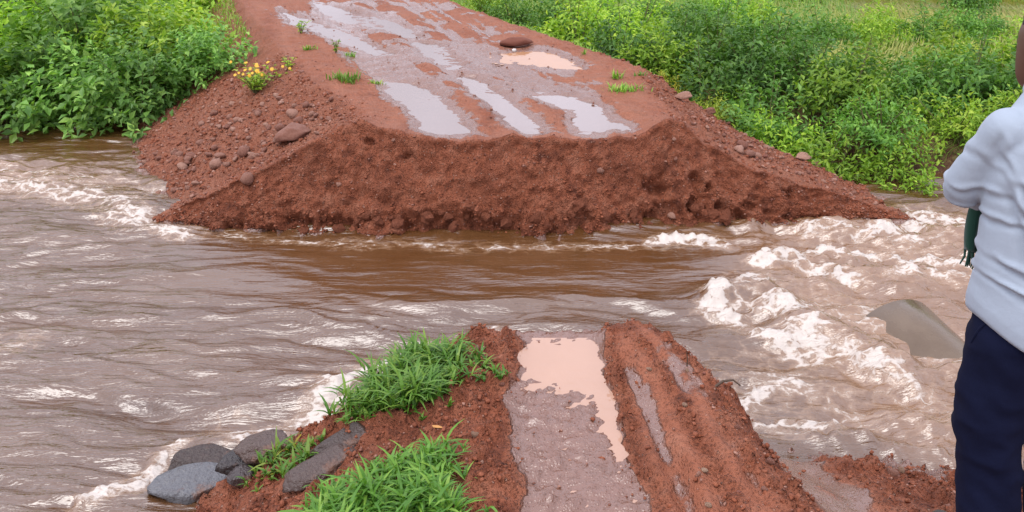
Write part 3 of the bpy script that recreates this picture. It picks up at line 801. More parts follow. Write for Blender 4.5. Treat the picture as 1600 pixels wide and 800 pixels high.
# gravel as stuff: tiny stones sown over the displaced soil
def gravel(name, P, mask, n, smin, smax, mat, label, seed):
    r = np.random.default_rng(seed)
    flat = P.reshape(-1, 3); w = np.clip(mask.ravel(), 0, None); w = w / w.sum()
    pick = r.choice(len(flat), n, p=w)
    V0, F0 = ICO[1]
    s = smin * (smax / smin) ** (r.random(n) ** 2.2)
    jit = 1 + .28 * r.normal(size=(n, len(V0), 1))
    V = V0[None] * np.clip(jit, .55, 1.5) * (s[:, None] * np.stack([r.uniform(.8, 1.3, n), r.uniform(.7, 1.1, n), r.uniform(.5, .9, n)], -1))[:, None, :]
    a = r.uniform(0, 6.28, n); ca, sa = np.cos(a)[:, None], np.sin(a)[:, None]
    V = np.stack([V[..., 0] * ca - V[..., 1] * sa, V[..., 0] * sa + V[..., 1] * ca, V[..., 2]], -1)
    V += flat[pick][:, None, :] + r.normal(size=(n, 1, 3)) * .006
    fc = (F0[None] + (np.arange(n) * len(V0))[:, None, None]).reshape(-1, 3)
    me = mesh_np(name, V.reshape(-1, 3), fc, 3)
    return tag(link(name, me, mat), label, None, None, 'stuff')
area_t = np.gradient(Yt, axis=0) * .015
gravel('gravel', P_top, side * (Zt > .02) * (Yt < 8.5) * (bl > .05) * area_t * sst(3, .1, tpar * 1.2), 5200, .004, .020, M_gravel, 'fine loose gravel scattered over the embankment slopes', 1)
gravel('gravel', P_face, (Zf > .01) * np.ones_like(Zf) * (sS < .98), 1500, .003, .012, M_gravel, 'fine gravel bedded in the red cut face', 2)
gravel('gravel', P_top, top * (Yt < 11) * area_t * (1 - .8 * ruts), 900, .004, .014, M_gravel, 'sparse gravel on the top of the far track', 3)
gravel('gravel', PN, (NZ > .02) * roughness * (NY > 1.9) * (NX > -1.5) * (NX < 2.4) * np.outer(np.gradient(nys), np.gradient(nxs)) * (1 + 2.5 * sst(.68, .85, NX) * sst(1.1, .95, NX)), 2600, .002, .0085, M_gravel, 'fine gravel and crumbs of soil over the near track', 4)
gravel('soil_crumbs', PN, (NZ > .02) * np.clip(roughness - .25, 0, 1) * (NY > 1.9) * (NX > -1.5) * (NX < 2.4) * np.outer(np.gradient(nys), np.gradient(nxs)) * sst(-.25, .35, lump), 9000, .0025, .013, M_soil, 'loose crumbs of red soil on the near track', 5)
gravel('soil_crumbs', P_face, (Zf > .005) * (sS < .98) * (1.25 - sS) ** 3 * sst(-.1, .3, d2), 5200, .003, .014, M_soil, 'loose crumbs of red soil on the cut face', 6)
gravel('soil_crumbs', P_top, side * (Zt > .02) * (Yt < 8.5) * area_t, 7000, .005, .022, M_soil, 'loose crumbs of red soil on the embankment slopes', 7)
# single stones on the near track
for x, y, w, t, s in [(705,208 + 380,0,0,'')][:0] + [
    (522,640,13,1,'pale pink stone at the tip of the soil lump by the grass'), (507,647,18,1,'larger pinkish stone on the soil lump between the grass clumps'),
    (745,545,12,1,'tan stone on the left tip of the near track'), (743,680,13,1,'yellowish stone right of the fallen leaf'), (1015,578,10,1,'cream stone on the ridge of the near track'),
    (1074,579,9,1,'small cream stone at the outer edge of the ridge'), (1069,632,10,1,'pale stone half way along the ridge'), (1285,702,13,1,'tan oblong stone at the right foot of the ridge'),
    (1250,672,10,0,'reddish stone near the top of the right flank'), (1205,722,13,0,'reddish stone on the gravelly ridge'), (1243,692,16,0,'biggest reddish stone on the right flank of the ridge'),
    (1100,736,11,1,'orange tan stone low on the ridge beside two others'), (1092,742,10,0,'brown stone next to the orange tan one'), (1408,735,10,1,'pale stone alone on the right sand'),
    (1393,741,18,0,'dark reddish stone on the right sand'), (1150,668,11,0,'reddish stone on the edge of the ridge'), (1195,765,12,0,'rounded reddish stone at the bottom of the ridge'),
    (1108,790,12,1,'tan stone at the bottom edge on the ridge'), (753,722,9,0,'dull stone on the left berm'), (785,600,11,0,'small clod coloured stone beside the puddle')]:
    stone_px(x, y, w, random.choice(pebt if t else pebs), 'stone', s, 'stone', 'loose stones on the near track', .3, ('near',))
# fallen leaf
h = hit(680, 669, ('near',))
V = np.array([(-.5,0,0),(-.25,.10,.03),(.15,.12,.04),(.5,.02,.0),(.15,-.1,.05),(-.25,-.08,.04),(0,0,-.01)]) * .075
fl = mesh_np('fallen_leaf', V, [(0,1,6),(1,2,6),(2,3,6),(3,4,6),(4,5,6),(5,0,6)], 3)
o = link('fallen_leaf', fl, M_fallen); o.location = h[0] + Vector((0, 0, .004)); o.rotation_euler = (0, 0, -.15)
tag(o, 'curled orange fallen leaf on the soil right of the grass', 'leaf')

# the dark boulders at the lower left bank: photo row/column, half sizes, material
def boulder(px, py, dims, rz, seed, mat, label, up=.02, tilt=(0, 0), flat=.55):
    h = hit(px, py, ('near',)); w_ = at_z(px, py, .0)
    p = h[0] if h is not None and h[0].z > 0 else Vector(w_)
    V, Fc = rock_verts(seed, 4, (1, 1, 1), .92, .10, 13)
    tn = unit(np.array([.12, -.18, 1.0])); s_ = V @ tn - flat            # broad flat top
    V -= np.where(s_ > 0, s_ * .9, 0)[:, None] * tn
    o_ = seed * 1.7
    V *= (1 + .035 * fbm(V[:, 0] * 6 + o_, V[:, 1] * 6, V[:, 2] * 6, 4, .6))[:, None]
    me = mesh_np('boulder', V * np.array(dims), Fc, 3); me.materials.append(mat)
    o = link('boulder', me); o.location = p + Vector((0, 0, up)); o.rotation_euler = (tilt[0], tilt[1], rz)
    return tag(o, label, 'boulder', 'wet boulders at the near left bank')
def unit(v): return v / (np.linalg.norm(v, axis=-1, keepdims=True) + 1e-9)
boulder(312, 765, (.215, .095, .08), .08, 41, M_basalt_grey, 'blue grey flat topped boulder in front, at the water edge', .02, (0, .04))
boulder(312, 733, (.165, .09, .08), .05, 43, M_basalt_brown, 'brown black boulder behind the blue grey one, washed by the river', .02)
boulder(388, 728, (.14, .075, .06), .30, 47, M_basalt, 'flat dark boulder behind and right of the front boulder', .035, (0, -.1))
boulder(382, 755, (.065, .055, .06), .2, 49, M_basalt, 'small black boulder wedged right of the blue grey one', .03)
boulder(412, 715, (.12, .07, .055), .35, 53, M_basalt_brown, 'brown grey boulder half buried under the weeds', .05)
boulder(500, 728, (.165, .065, .055), .62, 57, M_basalt_brown, 'long brown slab between the two grass clumps', -.005, (0, -.22))
boulder(535, 690, (.125, .065, .055), .42, 59, M_basalt_brown, 'dark slab leaning on the brown one below the upper grass', -.005, (0, -.2))

# culvert pipe, tilted into the rapids
def pipe(name, p1, p2, ro, ri, mat, label, cat):
    p1, p2 = Vector(p1), Vector(p2); L_ = (p2 - p1).length
    n = 64; prof = [(ri, L_), (ri, .0), (ri + .008, -.006), (ro - .012, -.006), (ro, .004), (ro, L_ * .33), (ro, L_ * .66), (ro, L_ - .004), (ro - .012, L_)]
    V, Fc = [], []
    for r_, z in prof:
        for j in range(n):
            a = j / n * 2 * math.pi; V.append((r_ * math.cos(a), r_ * math.sin(a), z))
    m = len(prof)
    for i in range(m):
        for j in range(n):
            Fc.append((i * n + j, i * n + (j + 1) % n, ((i + 1) % m) * n + (j + 1) % n, ((i + 1) % m) * n + j))
    me = mesh_np(name, V, Fc, 4); me.flip_normals()
    o = link(name, me, mat); o.location = p1
    o.rotation_euler = (p2 - p1).to_track_quat('Z', 'Y').to_euler()
    return tag(o, label, cat)
M_conc = NT('wet concrete'); c_ = M_conc.coord()
n_ = M_conc.noise(c_, 6, 5)
M_conc = M_conc.done(M_conc.pbsdf(M_conc.mix(n_, (.085, .056, .036), (.185, .135, .095)), M_conc.mr(n_, .3, .7, .12, .4), M_conc.bump(M_conc.noise(c_, 60, 3), .25, .006)).outputs[0])
pipe('culvert_pipe', (2.26, 4.42, -.205), (2.46, 3.75, -.37), .33, .285, M_conc, 'grey concrete culvert pipe tilted into the foaming rapids', 'pipe')

# twigs
def tube(pts, radii, n=6):
    V, Fc = [], []; pts = [Vector(p) for p in pts]
    for i, p in enumerate(pts):
        d = (pts[min(i + 1, len(pts) - 1)] - pts[max(i - 1, 0)]).normalized()
        a = d.orthogonal().normalized(); b = d.cross(a)
        for j in range(n):
            t = 2 * math.pi * j / n
            V.append(p + (a * math.cos(t) + b * math.sin(t)) * radii[i])
    for i in range(len(pts) - 1):
        for j in range(n):
            Fc.append((i * n + j, i * n + (j + 1) % n, (i + 1) * n + (j + 1) % n, (i + 1) * n + j))
    return [tuple(v) for v in V], Fc
def twig(pts, r0, label):
    V, Fc = tube(pts, np.linspace(r0, r0 * .5, len(pts)))
    o = link('twig', mesh_np('twig', V, Fc, 4), M_twig); return tag(o, label, 'twig')
h = hit(1073, 572, ('near',))[0]
twig([h + Vector((0, 0, -.03)), h + Vector((.002, 0, .03)), h + Vector((-.003, .0, .065))], .0035, 'thin upright dead twig at the outer edge of the near ridge')
h = hit(1120, 607, ('near',))[0]
twig([h + Vector((-.03, .0, -.01)), h + Vector((.03, .02, .02)), h + Vector((.07, .02, .025)), h + Vector((.10, .02, .0))],   .006, 'crooked dead stick poking from the ridge over the river')
h = hit(1092, 562, ('near',)) 
# ------------------------------------------------------------------ foliage
LEAF = np.array([(0,0,0),(.45,-.5,.10),(1,0,-.14),(.45,.5,.10),(.42,0,-.02)])
LEAF_F = np.array([(0,1,4),(1,2,4),(2,3,4),(3,0,4)])
def unit(v): return v / (np.linalg.norm(v, axis=-1, keepdims=True) + 1e-9)
def leaves_mesh(pos, dirs, ups, length, width):
    """pos,dirs,ups (N,3); a folded pointed blade for each"""
    d = unit(dirs); s = unit(np.cross(ups, d)); n = np.cross(d, s)
    T = LEAF[None] * np.stack([length, width, length], -1)[:, None, :]
    V = pos[:, None] + T[..., 0:1] * d[:, None] + T[..., 1:2] * s[:, None] + T[..., 2:3] * n[:, None]
    Fc = (LEAF_F[None] + (np.arange(len(pos)) * 5)[:, None, None]).reshape(-1, 3)
    return V.reshape(-1, 3), Fc
def shrub_data(seed, R, H, shoots, leaf, per=9, spread=.8, droop=.35, aspect=.55, inner=.35):
    """shoot tips over an uneven dome, leaves ranged along each shoot; returns leaf arrays and stem paths"""
    r = np.random.default_rng(seed)
    th = r.uniform(0, 2 * np.pi, shoots); cz = r.uniform(-.05, 1, shoots) ** .8
    sz = np.sqrt(np.clip(1 - cz ** 2, 0, 1))
    d = np.stack([sz * np.cos(th), sz * np.sin(th), cz], -1)
    o = r.uniform(0, 90, 3)
    bump = 1 + .55 * fbm(d[:, 0] * 1.9 + o[0], d[:, 1] * 1.9 + o[1], d[:, 2] * 1.9 + o[2], 3, .6)
    rad = np.where(r.random(shoots) < inner, r.uniform(.45, .9, shoots), r.uniform(.86, 1.08, shoots)) * bump
    tip = d * rad[:, None] * np.array([R, R, H]) + np.array([0, 0, .06 * H])
    sd = unit(d * np.array([1, 1, .6]) + np.array([0, 0, .55]) + .35 * r.normal(size=d.shape))
    N = shoots * per
    k = np.tile(np.arange(per), shoots)
    si = np.repeat(np.arange(shoots), per)
    sl = leaf * (1.0 + .25 * per * .45) * r.uniform(.7, 1.25, shoots)
    along = (k / (per - 1)) ** .9
    pos = tip[si] - sd[si] * ((1 - along) * sl[si])[:, None]
    pos[:, 2] -= (1 - along) * 0.02
    ang = k * 2.4 + r.uniform(0, 6.28, shoots)[si] + r.normal(size=N) * .3
    a = unit(np.cross(sd, np.array([.3, .2, 1.0]))); b = np.cross(sd, a)
    radial = a[si] * np.cos(ang)[:, None] + b[si] * np.sin(ang)[:, None]
    dirs = unit(sd[si] * (.35 + .35 * along)[:, None] + radial * spread + np.array([0, 0, -droop]) * r.uniform(.2, 1.4, N)[:, None])
    ups = unit(np.array([0, 0, 1.0]) + .35 * r.normal(size=(N, 3)) + .4 * d[si])
    ln = leaf * r.uniform(.55, 1.15, N) * (1.05 - .25 * along)
    return dict(pos=pos, dirs=dirs, ups=ups, ln=ln, wd=ln * aspect * r.uniform(.85, 1.15, N), tip=tip, sd=sd, R=R, H=H)
def stems_mesh(D, seed, n):
    r = np.random.default_rng(seed); V, Fc = [], []
    for i in r.choice(len(D['tip']), min(n, len(D['tip'])), replace=False):
        t = D['tip'][i]; b0 = np.array([r.normal() * .05, r.normal() * .05, -.12])
        m = b0 * .4 + t * .5 + np.array([0, 0, .12 * D['H']])
        v, f = tube([b0, m * .6 + b0 * .4, m, t], [.011, .008, .006, .003], 4)
        k = len(V); V += v; Fc += [tuple(a + k for a in q) for q in f]
    return mesh_np('stems', V, Fc, 4)
PROTO = {}
def shrub_proto(key, seed, mat, **kw):
    D = shrub_data(seed, **kw)
    V, Fc = leaves_mesh(D['pos'], D['dirs'], D['ups'], D['ln'], D['wd'])
    fm = mesh_np('foliage', V, Fc, 3, False); fm.materials.append(mat)
    sm = stems_mesh(D, seed, 26); sm.materials.append(M_stem)
    PROTO[key] = (fm, sm, D, mat)
def put_shrub(key, x, y, s, label, group=None, name='shrub', z=None, rz=None, sz=None, mat=None):
    fm, sm, D, _ = PROTO[key]
    if z is None:
        h = down(x, y, ('emb', 'land')); z = h[0].z if h else 0
    o = empty(name, (x, y, z - .02), random.uniform(0, 6.28) if rz is None else rz)
    o.scale = (s, s, s if sz is None else sz)
    f = link('foliage', fm, parent=o); f['kind'] = 'stuff'
    link('stem', sm, parent=o)['kind'] = 'stuff'
    if mat is not None:
        f.material_slots[0].link = 'OBJECT'; f.material_slots[0].material = mat
    return tag(o, label, 'shrub', group)
for i in range(3):
    shrub_proto(('L', i), 11 + i, M_leafL, R=.85, H=.95, shoots=330, leaf=.138, per=8, spread=.85, droop=.4, aspect=.56)
for i in range(4):
    shrub_proto(('R', i), 31 + i, M_leafR, R=.62, H=.70, shoots=235, leaf=.112, per=8, spread=.75, droop=.25, aspect=.46)
for i in range(3):
    shrub_proto(('S', i), 51 + i, M_leafR, R=.45, H=.42, shoots=170, leaf=.085, per=8, spread=.7, droop=.1, aspect=.4)

# left bank thicket, front row hanging over the pool
leaf1 = mesh_np('leaf', LEAF * np.array([1, .56, 1]), LEAF_F, 3, False); leaf1.materials.append(M_leafL)
def big_leaves(o, D, n, seed, view=(0, -1, .35)):
    """the leaves that show largest, each a part of its own, on the camera side of the crown"""
    r = np.random.default_rng(seed)
    v = unit(np.array(view)); Rz = np.array(o.matrix_basis.to_3x3().normalized())
    out_ = unit(D['pos'] * np.array([1, 1, .8])) @ Rz.T
    rad = np.linalg.norm(D['pos'] / np.array([D['R'], D['R'], D['H']]), axis=1)
    cand = np.argsort(-(out_ @ v + 1.1 * rad + .15 * r.random(len(rad))))[:n]
    for i in cand:
        d = D['dirs'][i]; s = unit(np.cross(D['ups'][i], d)); nn = np.cross(d, s)
        l_ = link('leaf', leaf1, parent=o)
        L_ = D['ln'][i] * 1.12
        M = Matrix(((d[0], s[0], nn[0], 0), (d[1], s[1], nn[1], 0), (d[2], s[2], nn[2], 0), (0, 0, 0, 1)))
        l_.matrix_basis = Matrix.Translation(Vector(D['pos'][i]) + Vector((0, 0, .012))) @ M @ Matrix.Diagonal((L_, L_, L_, 1))
gL = 'broadleaf shrubs on the left bank'
front = [(-6.55, 8.75, .95, 'broadleaf shrub at the left frame edge over the pool'),
         (-5.55, 8.65, .98, 'broadleaf shrub second from the left over the pool'),
         (-4.75, 8.75, .92, 'broadleaf shrub leaning over the water in the middle of the left thicket'),
         (-4.05, 8.60, .78, 'low broadleaf shrub beside the stony left slope at the water'),
         (-3.45, 8.95, .62, 'small broadleaf shrub on the left slope next to the yellow flowers')]
for i, (x, y, s, lab) in enumerate(front):
    o = put_shrub(('L', i % 3), x, y, s, lab, gL, z=.08 if i < 4 else None)
    big_leaves(o, PROTO[('L', i % 3)][2], 55, i)
back_l = [(-7.3, 9.6, 1.1), (-6.2, 9.7, 1.15), (-5.2, 9.6, 1.15), (-4.35, 9.55, .95), (-7.9, 10.8, 1.2), (-6.6, 10.9, 1.2), (-5.4, 10.7, 1.05), (-4.6, 10.4, .82), (-9.0, 10.2, 1.2), (-7.5, 8.9, 1.0)]
for i, (x, y, s) in enumerate(back_l):
    put_shrub(('L', (i + 1) % 3), x, y, s, 'dense broadleaf shrub in the back of the left thicket', 'back shrubs of the left thicket', mat=M_leafD if i in (4, 5, 8) else (M_leafR if i in (1, 3, 7) else None))
for i, (x, y, s) in enumerate([(-5.0, 12.2, 1.0), (-6.3, 12.6, 1.1), (-7.8, 12.8, 1.2), (-9.2, 12.4, 1.2)]):
    put_shrub(('R', i), x, y, s * 1.3, 'light green shrub behind the left thicket', 'light shrubs behind the left thicket')

# right bank
gR = {'A': ('low bright shrub at the waterline of the right bank', 'waterline shrubs of the right bank'),
      'B': ('leafy shrub in the dark middle band of the right bank', 'middle band shrubs of the right bank'),
      'C': ('bushy green shrub crowding the right edge of the far track', 'shrubs along the right road edge'),
      'D': ('low yellow green shrub in the grassy belt of the right bank', 'shrubs in the grassy belt'),
      'E': ('dark green shrub in the upper hedge band at right', 'shrubs of the upper hedge band'),
      'F': ('distant round shrub in the pale grass at top right', 'distant shrubs at top right')}
r_ = np.random.default_rng(12)
def row(k, keys, xy, smin, smax, mats=None):
    for x, y in xy:
        put_shrub(keys[r_.integers(len(keys))], x + r_.normal() * .1, y + r_.normal() * .1, r_.uniform(smin, smax), gR[k][0], gR[k][1], mat=None if mats is None else mats[r_.integers(len(mats))])
SK = [('S', i) for i in range(3)]; RK = [('R', i) for i in range(4)]
row('A', SK, [(3.30, 6.70), (3.70, 6.62), (4.10, 6.70), (4.55, 6.72), (5.05, 6.7), (5.6, 6.6), (2.95, 7.0), (2.65, 7.35), (3.5, 7.1), (4.2, 7.15), (4.9, 7.15)], .75, 1.0, [M_leafR, M_leafR, M_leafY, M_leafD])
row('B', RK, [(2.45, 7.75), (2.95, 7.75), (3.45, 7.7), (4.0, 7.75), (4.6, 7.8), (5.2, 7.8), (5.9, 7.7), (3.2, 8.3), (3.9, 8.4), (4.7, 8.5), (5.5, 8.5), (6.3, 8.5)], .72, .95, [M_leafR, M_leafD, M_leafD])
row('C', RK, [(2.55, 8.2), (2.15, 8.7), (2.75, 8.9), (1.75, 9.3), (2.45, 9.5), (1.3, 9.9), (2.0, 10.2), (2.8, 10.1), (.9, 10.6), (1.7, 11.0), (2.6, 11.0), (.6, 11.5), (1.4, 11.9), (3.2, 9.3)], .80, 1.05, [M_leafR, M_leafR, M_leafD])
row('D', SK, [(3.9, 9.5), (5.2, 9.4), (6.4, 9.5), (7.4, 9.7), (4.6, 10.5), (6.0, 10.6), (7.3, 10.6), (8.2, 10.2)], .55, .85, [M_leafY, M_leafY, M_leafR])
row('E', RK, [(3.0, 11.1), (3.7, 11.3), (4.4, 11.4), (5.2, 11.3), (5.9, 11.5), (6.7, 11.4), (7.6, 11.3), (8.5, 11.5), (9.3, 11.2), (3.4, 12.0), (5.6, 12.2), (7.2, 12.2)], .52, .75, [M_leafD, M_leafD, M_leafR])
row('F', RK, [(.9, 13.0), (2.2, 13.2), (3.0, 13.0), (0.0, 12.8), (1.6, 14.0), (4.2, 13.2), (3.6, 14.4), (5.4, 15.6), (-.6, 14.2), (1.2, 16.5), (11.0, 14.6), (9.6, 18.0)], .55, .85, [M_leafD, M_leafR])
put_shrub(('R', 1), 8.1, 14.2, .75, 'tall dark shrub standing above the pale grass at top right', mat=M_leafD, sz=1.5)
put_shrub(('S', 1), 1.62, 8.55, .62, 'yellow leaved small shrub at the right road edge', mat=M_leafG)
put_shrub(('S', 2), 2.05, 8.0, .62, 'small lime shrub behind the tan boulder', mat=M_leafY)

# ------------------------------------------------------------------ grass and ground cover
def blades(pos, h, w, lean, seed, segs=3, head=None):
    """curved tapering blades: pos (N,3)"""
    r = np.random.default_rng(seed); N = len(pos)
    a = r.uniform(0, 6.28, N) if head is None else head
    dx, dy = np.cos(a), np.sin(a)
    V = np.zeros((N, segs * 2 + 1, 3))
    for k in range(segs + 1):
        t = k / segs
        c = pos + np.stack([dx * lean * h * t ** 1.8, dy * lean * h * t ** 1.8, h * (t - .45 * lean * t ** 2.4)], -1)
        ww = w * (1 - t) ** .6 * (.6 + .8 * min(t * 3, 1)) * .5
        if k < segs:
            V[:, 2 * k] = c + np.stack([-dy * ww, dx * ww, 0 * ww], -1)
            V[:, 2 * k + 1] = c - np.stack([-dy * ww, dx * ww, 0 * ww], -1)
        else: V[:, 2 * k] = c
    f = []
    for k in range(segs - 1):
        f += [(2 * k, 2 * k + 1, 2 * k + 3), (2 * k, 2 * k + 3, 2 * k + 2)]
    f.append((2 * segs - 2, 2 * segs - 1, 2 * segs))
    f = np.array(f)
    Fc = (f[None] + (np.arange(N) * (segs * 2 + 1))[:, None, None]).reshape(-1, 3)
    return V.reshape(-1, 3), Fc
def merge(parts):
    V, Fc, k = [], [], 0
    for v, f in parts:
        V.append(v); Fc.append(f + k); k += len(v)
    return np.concatenate(V), np.concatenate(Fc)
lv = np.stack([LX, LY, LZ], -1)
def land_pts(n, cond, seed):
    r = np.random.default_rng(seed)
    m = cond & (LZ > .08) & (inside < .6)
    w = (m * np.outer(np.gradient(lys), np.gradient(lxs))).ravel(); w = w / w.sum()
    i = r.choice(LX.size, n, p=w)
    p = lv.reshape(-1, 3)[i] + np.stack([r.uniform(-.08, .08, n), r.uniform(-.08, .08, n), np.full(n, -.01)], -1)
    return p, r
p, r = land_pts(11000, (LY > 6) & (LY < 21) & (LX > -11) & (LX < 13), 5)
d = unit(np.stack([r.normal(size=len(p)), r.normal(size=len(p)), r.uniform(.1, 1.0, len(p))], -1))
p2 = p + np.array([0, 0, 1]) * r.uniform(.01, .22, len(p))[:, None]
V, Fc = leaves_mesh(p2, d, unit(np.array([0, 0, 1.0]) + .5 * r.normal(size=p.shape)), r.uniform(.04, .09, len(p)), r.uniform(.018, .04, len(p)))
tag(link('ground_cover', mesh_np('ground_cover', V, Fc, 3, False), M_cover), 'low leafy weeds covering the fields behind both banks', None, None, 'stuff')
p, r = land_pts(22000, (LY > 6.3) & (LY < 13) & (LX > -11) & (LX < 10), 6)
V, Fc = blades(p, r.uniform(.08, .28, len(p)), r.uniform(.006, .012, len(p)), r.uniform(.2, .9, len(p)), 6, 2)
tag(link('meadow_grass', mesh_np('meadow_grass', V, Fc, 3, False), M_cover), 'green meadow grass between the shrubs of both banks', None, None, 'stuff')
p, r = land_pts(24000, (LY > 11.5) & (LY < 21.5) & (LX > -5) & (LX < 5.5 + .25 * (LY - 12)), 16)
V, Fc = blades(p, r.uniform(.12, .34, len(p)), r.uniform(.012, .026, len(p)), r.uniform(.2, .9, len(p)), 16, 2)
tag(link('field_grass', mesh_np('field_grass', V, Fc, 3, False), M_cover), 'lush green grass of the far field behind the road side shrubs', None, None, 'stuff')
gz = fbm(LX * .35, LY * .5, 2.0, 3)
p, r = land_pts(34000, ((LY > 12.5) & (LY < 21.5) & (LX > 4 + .25 * (LY - 12)) & (LX < 13.5)) | ((LY > 8.9) & (LY < 11.4) & (LX > 2.9) & (LX < 9.5) & (gz > -.25)), 8)
V, Fc = blades(p, r.uniform(.12, .38, len(p)) * .8, r.uniform(.010, .022, len(p)), r.uniform(.2, .8, len(p)), 8, 2)
tag(link('dry_grass', mesh_np('dry_grass', V, Fc, 3, False), M_grassS), 'pale straw coloured grass in the belt at right and far field', None, None, 'stuff')
# bright grass verge along both edges of the far track
vp = []
rv = np.random.default_rng(9)
for _ in range(9000):
    Y = rv.uniform(8.0, 15)
    if rv.random() < .66: u = np.interp(Y, [8, 9, 11, 15], [2.1, 1.75, 1.35, 1.35]) + abs(rv.normal()) * .25 + .03 * math.sin(Y * 5)
    else:
        if Y < 9.6: continue
        u = np.interp(Y, [8, 11, 15], [-1.75, -1.85, -1.8]) - abs(rv.normal()) * .3
    x = u + float(shiftx(np.array(Y)))
    vp.append((x, Y))
vp = np.array(vp)
zz_ = np.array([down(x, y, ('emb', 'land'))[0].z for x, y in vp])
V, Fc = blades(np.c_[vp, zz_ - .005], rv.uniform(.03, .13, len(vp)), rv.uniform(.006, .012, len(vp)), rv.uniform(.3, 1.0, len(vp)), 10, 2)
tag(link('verge_grass', mesh_np('verge_grass', V, Fc, 3, False), M_cover), 'short bright grass verge along both edges of the far track', None, None, 'stuff')

# the two leafy grass clumps on the near track: stems carrying broad pointed blades
def grass_clump(poly_px, n, label, seed, hmul=1.0, zoff=0.0):
    r = np.random.default_rng(seed)
    xs = [q[0] for q in poly_px]; ys = [q[1] for q in poly_px]
    pos = []
    while len(pos) < n:
        x, y = r.uniform(min(xs), max(xs)), r.uniform(min(ys), max(ys))
        ins = False
        for (xa, ya), (xb, yb_) in zip(poly_px, poly_px[1:] + poly_px[:1]):
            if ((ya > y) != (yb_ > y)) and x < (xb - xa) * (y - ya) / (yb_ - ya + 1e-9) + xa: ins = not ins
        if not ins: continue
        h = hit(x, y, ('near',))
        if h is None: continue
        pos.append(h[0][:])
    pos = np.array(pos)
    stray = r.random(n) < .22                                 # stragglers thin out into the soil
    for i_ in np.where(stray)[0]:
        q = pos[i_] + np.array([r.normal() * .07, r.normal() * .06, 0]); dn = down(q[0], q[1], ('near',))
        if dn: pos[i_] = dn[0][:]
    pos = pos + np.array([0, 0, -.01])
    den = .55 + .75 * sst(-.35, .35, fbm(pos[:, 0] * 9, pos[:, 1] * 9, seed, 3)) * np.where(stray, .6, 1)
    parts = []
    sh = r.uniform(.010, .07, n) * hmul * den                       # stem height
    lx = r.normal(size=(n, 2)) * .35
    for k in range(5):
        t = (k + 1) / 5.0
        base = pos + np.stack([lx[:, 0] * sh * t, lx[:, 1] * sh * t, sh * t], -1)
        parts.append(blades(base, r.uniform(.03, .10, n) * hmul * den, r.uniform(.007, .0145, n), r.uniform(.5, 1.35, n), seed * 10 + k, 4))
    V, Fc = merge(parts)
    o = link('grass_clump', mesh_np('grass_clump', V, Fc, 3, False), M_grass)
    return tag(o, label, 'grass', None, 'stuff')
grass_clump([(520,640),(515,605),(560,580),(620,565),(690,552),(712,562),(722,580),(705,605),(680,628),(640,638),(560,648)], 560, 'bright green grass clump at the left tip of the near track', 21)
grass_clump([(480,810),(510,785),(560,755),(600,735),(640,715),(680,722),(705,740),(712,770),(722,810),(715,860),(460,860)], 560, 'tall green grass clump in front, below the dark slabs', 22, .95)
grass_clump([(395,735),(430,715),(475,690),(500,700),(470,740),(430,770),(400,775)], 50, 'thin weedy grass straggling over the boulders', 23, .75)
grass_clump([(735,560),(760,565),(800,590),(770,600),(740,590)], 26, 'sparse grass blades trailing toward the near puddle', 24, .6)

def tuft(px, py, n, hh, label, seed, mat=None, spread=.08, name='grass_tuft', which=('emb',)):
    h = hit(px, py, which); r = np.random.default_rng(seed)
    off = r.normal(size=(n, 2)) * np.array([spread, spread * .5])
    pos = np.array([(down(h[0].x + a, h[0].y + b, which) or (Vector((h[0].x + a, h[0].y + b, h[0].z)),))[0][:] for a, b in off]) + np.array([0, 0, -.01])
    V, Fc = blades(pos, r.uniform(.5, 1.1, n) * hh, r.uniform(.006, .012, n), r.uniform(.2, 1.0, n), seed, 3)
    o = link(name, mesh_np(name, V, Fc, 3, False), mat or M_grass)
    return tag(o, label, 'grass', 'grass tufts on the far track', 'stuff')
tuft(540, 126, 130, .12, 'wide low grass tuft on the left shoulder of the far track', 61, M_cover, .08)
tuft(587, 131, 35, .06, 'tiny grass tuft right of the wide one on the left shoulder', 62, M_cover, .03)
tuft(546, 88, 40, .08, 'small grass tuft on the far track above the wide one', 63, M_cover, .035)
tuft(481, 78, 50, .09, 'small leafy tuft beside the tall thin weed', 64, M_cover, .035)
tuft(975, 143, 120, .10, 'low grass tuft on the right shoulder near the cut edge', 65, M_cover, .075)
tuft(964, 122, 45, .12, 'upright grass tuft behind the low one on the right shoulder', 66, M_cover, .03)
tuft(1000, 118, 30, .07, 'sparse grass tuft close to the right road edge', 67, M_cover, .03)
tuft(912, 85, 14, .10, 'thin sprig growing right of the brown puddle', 68, M_cover, .012)
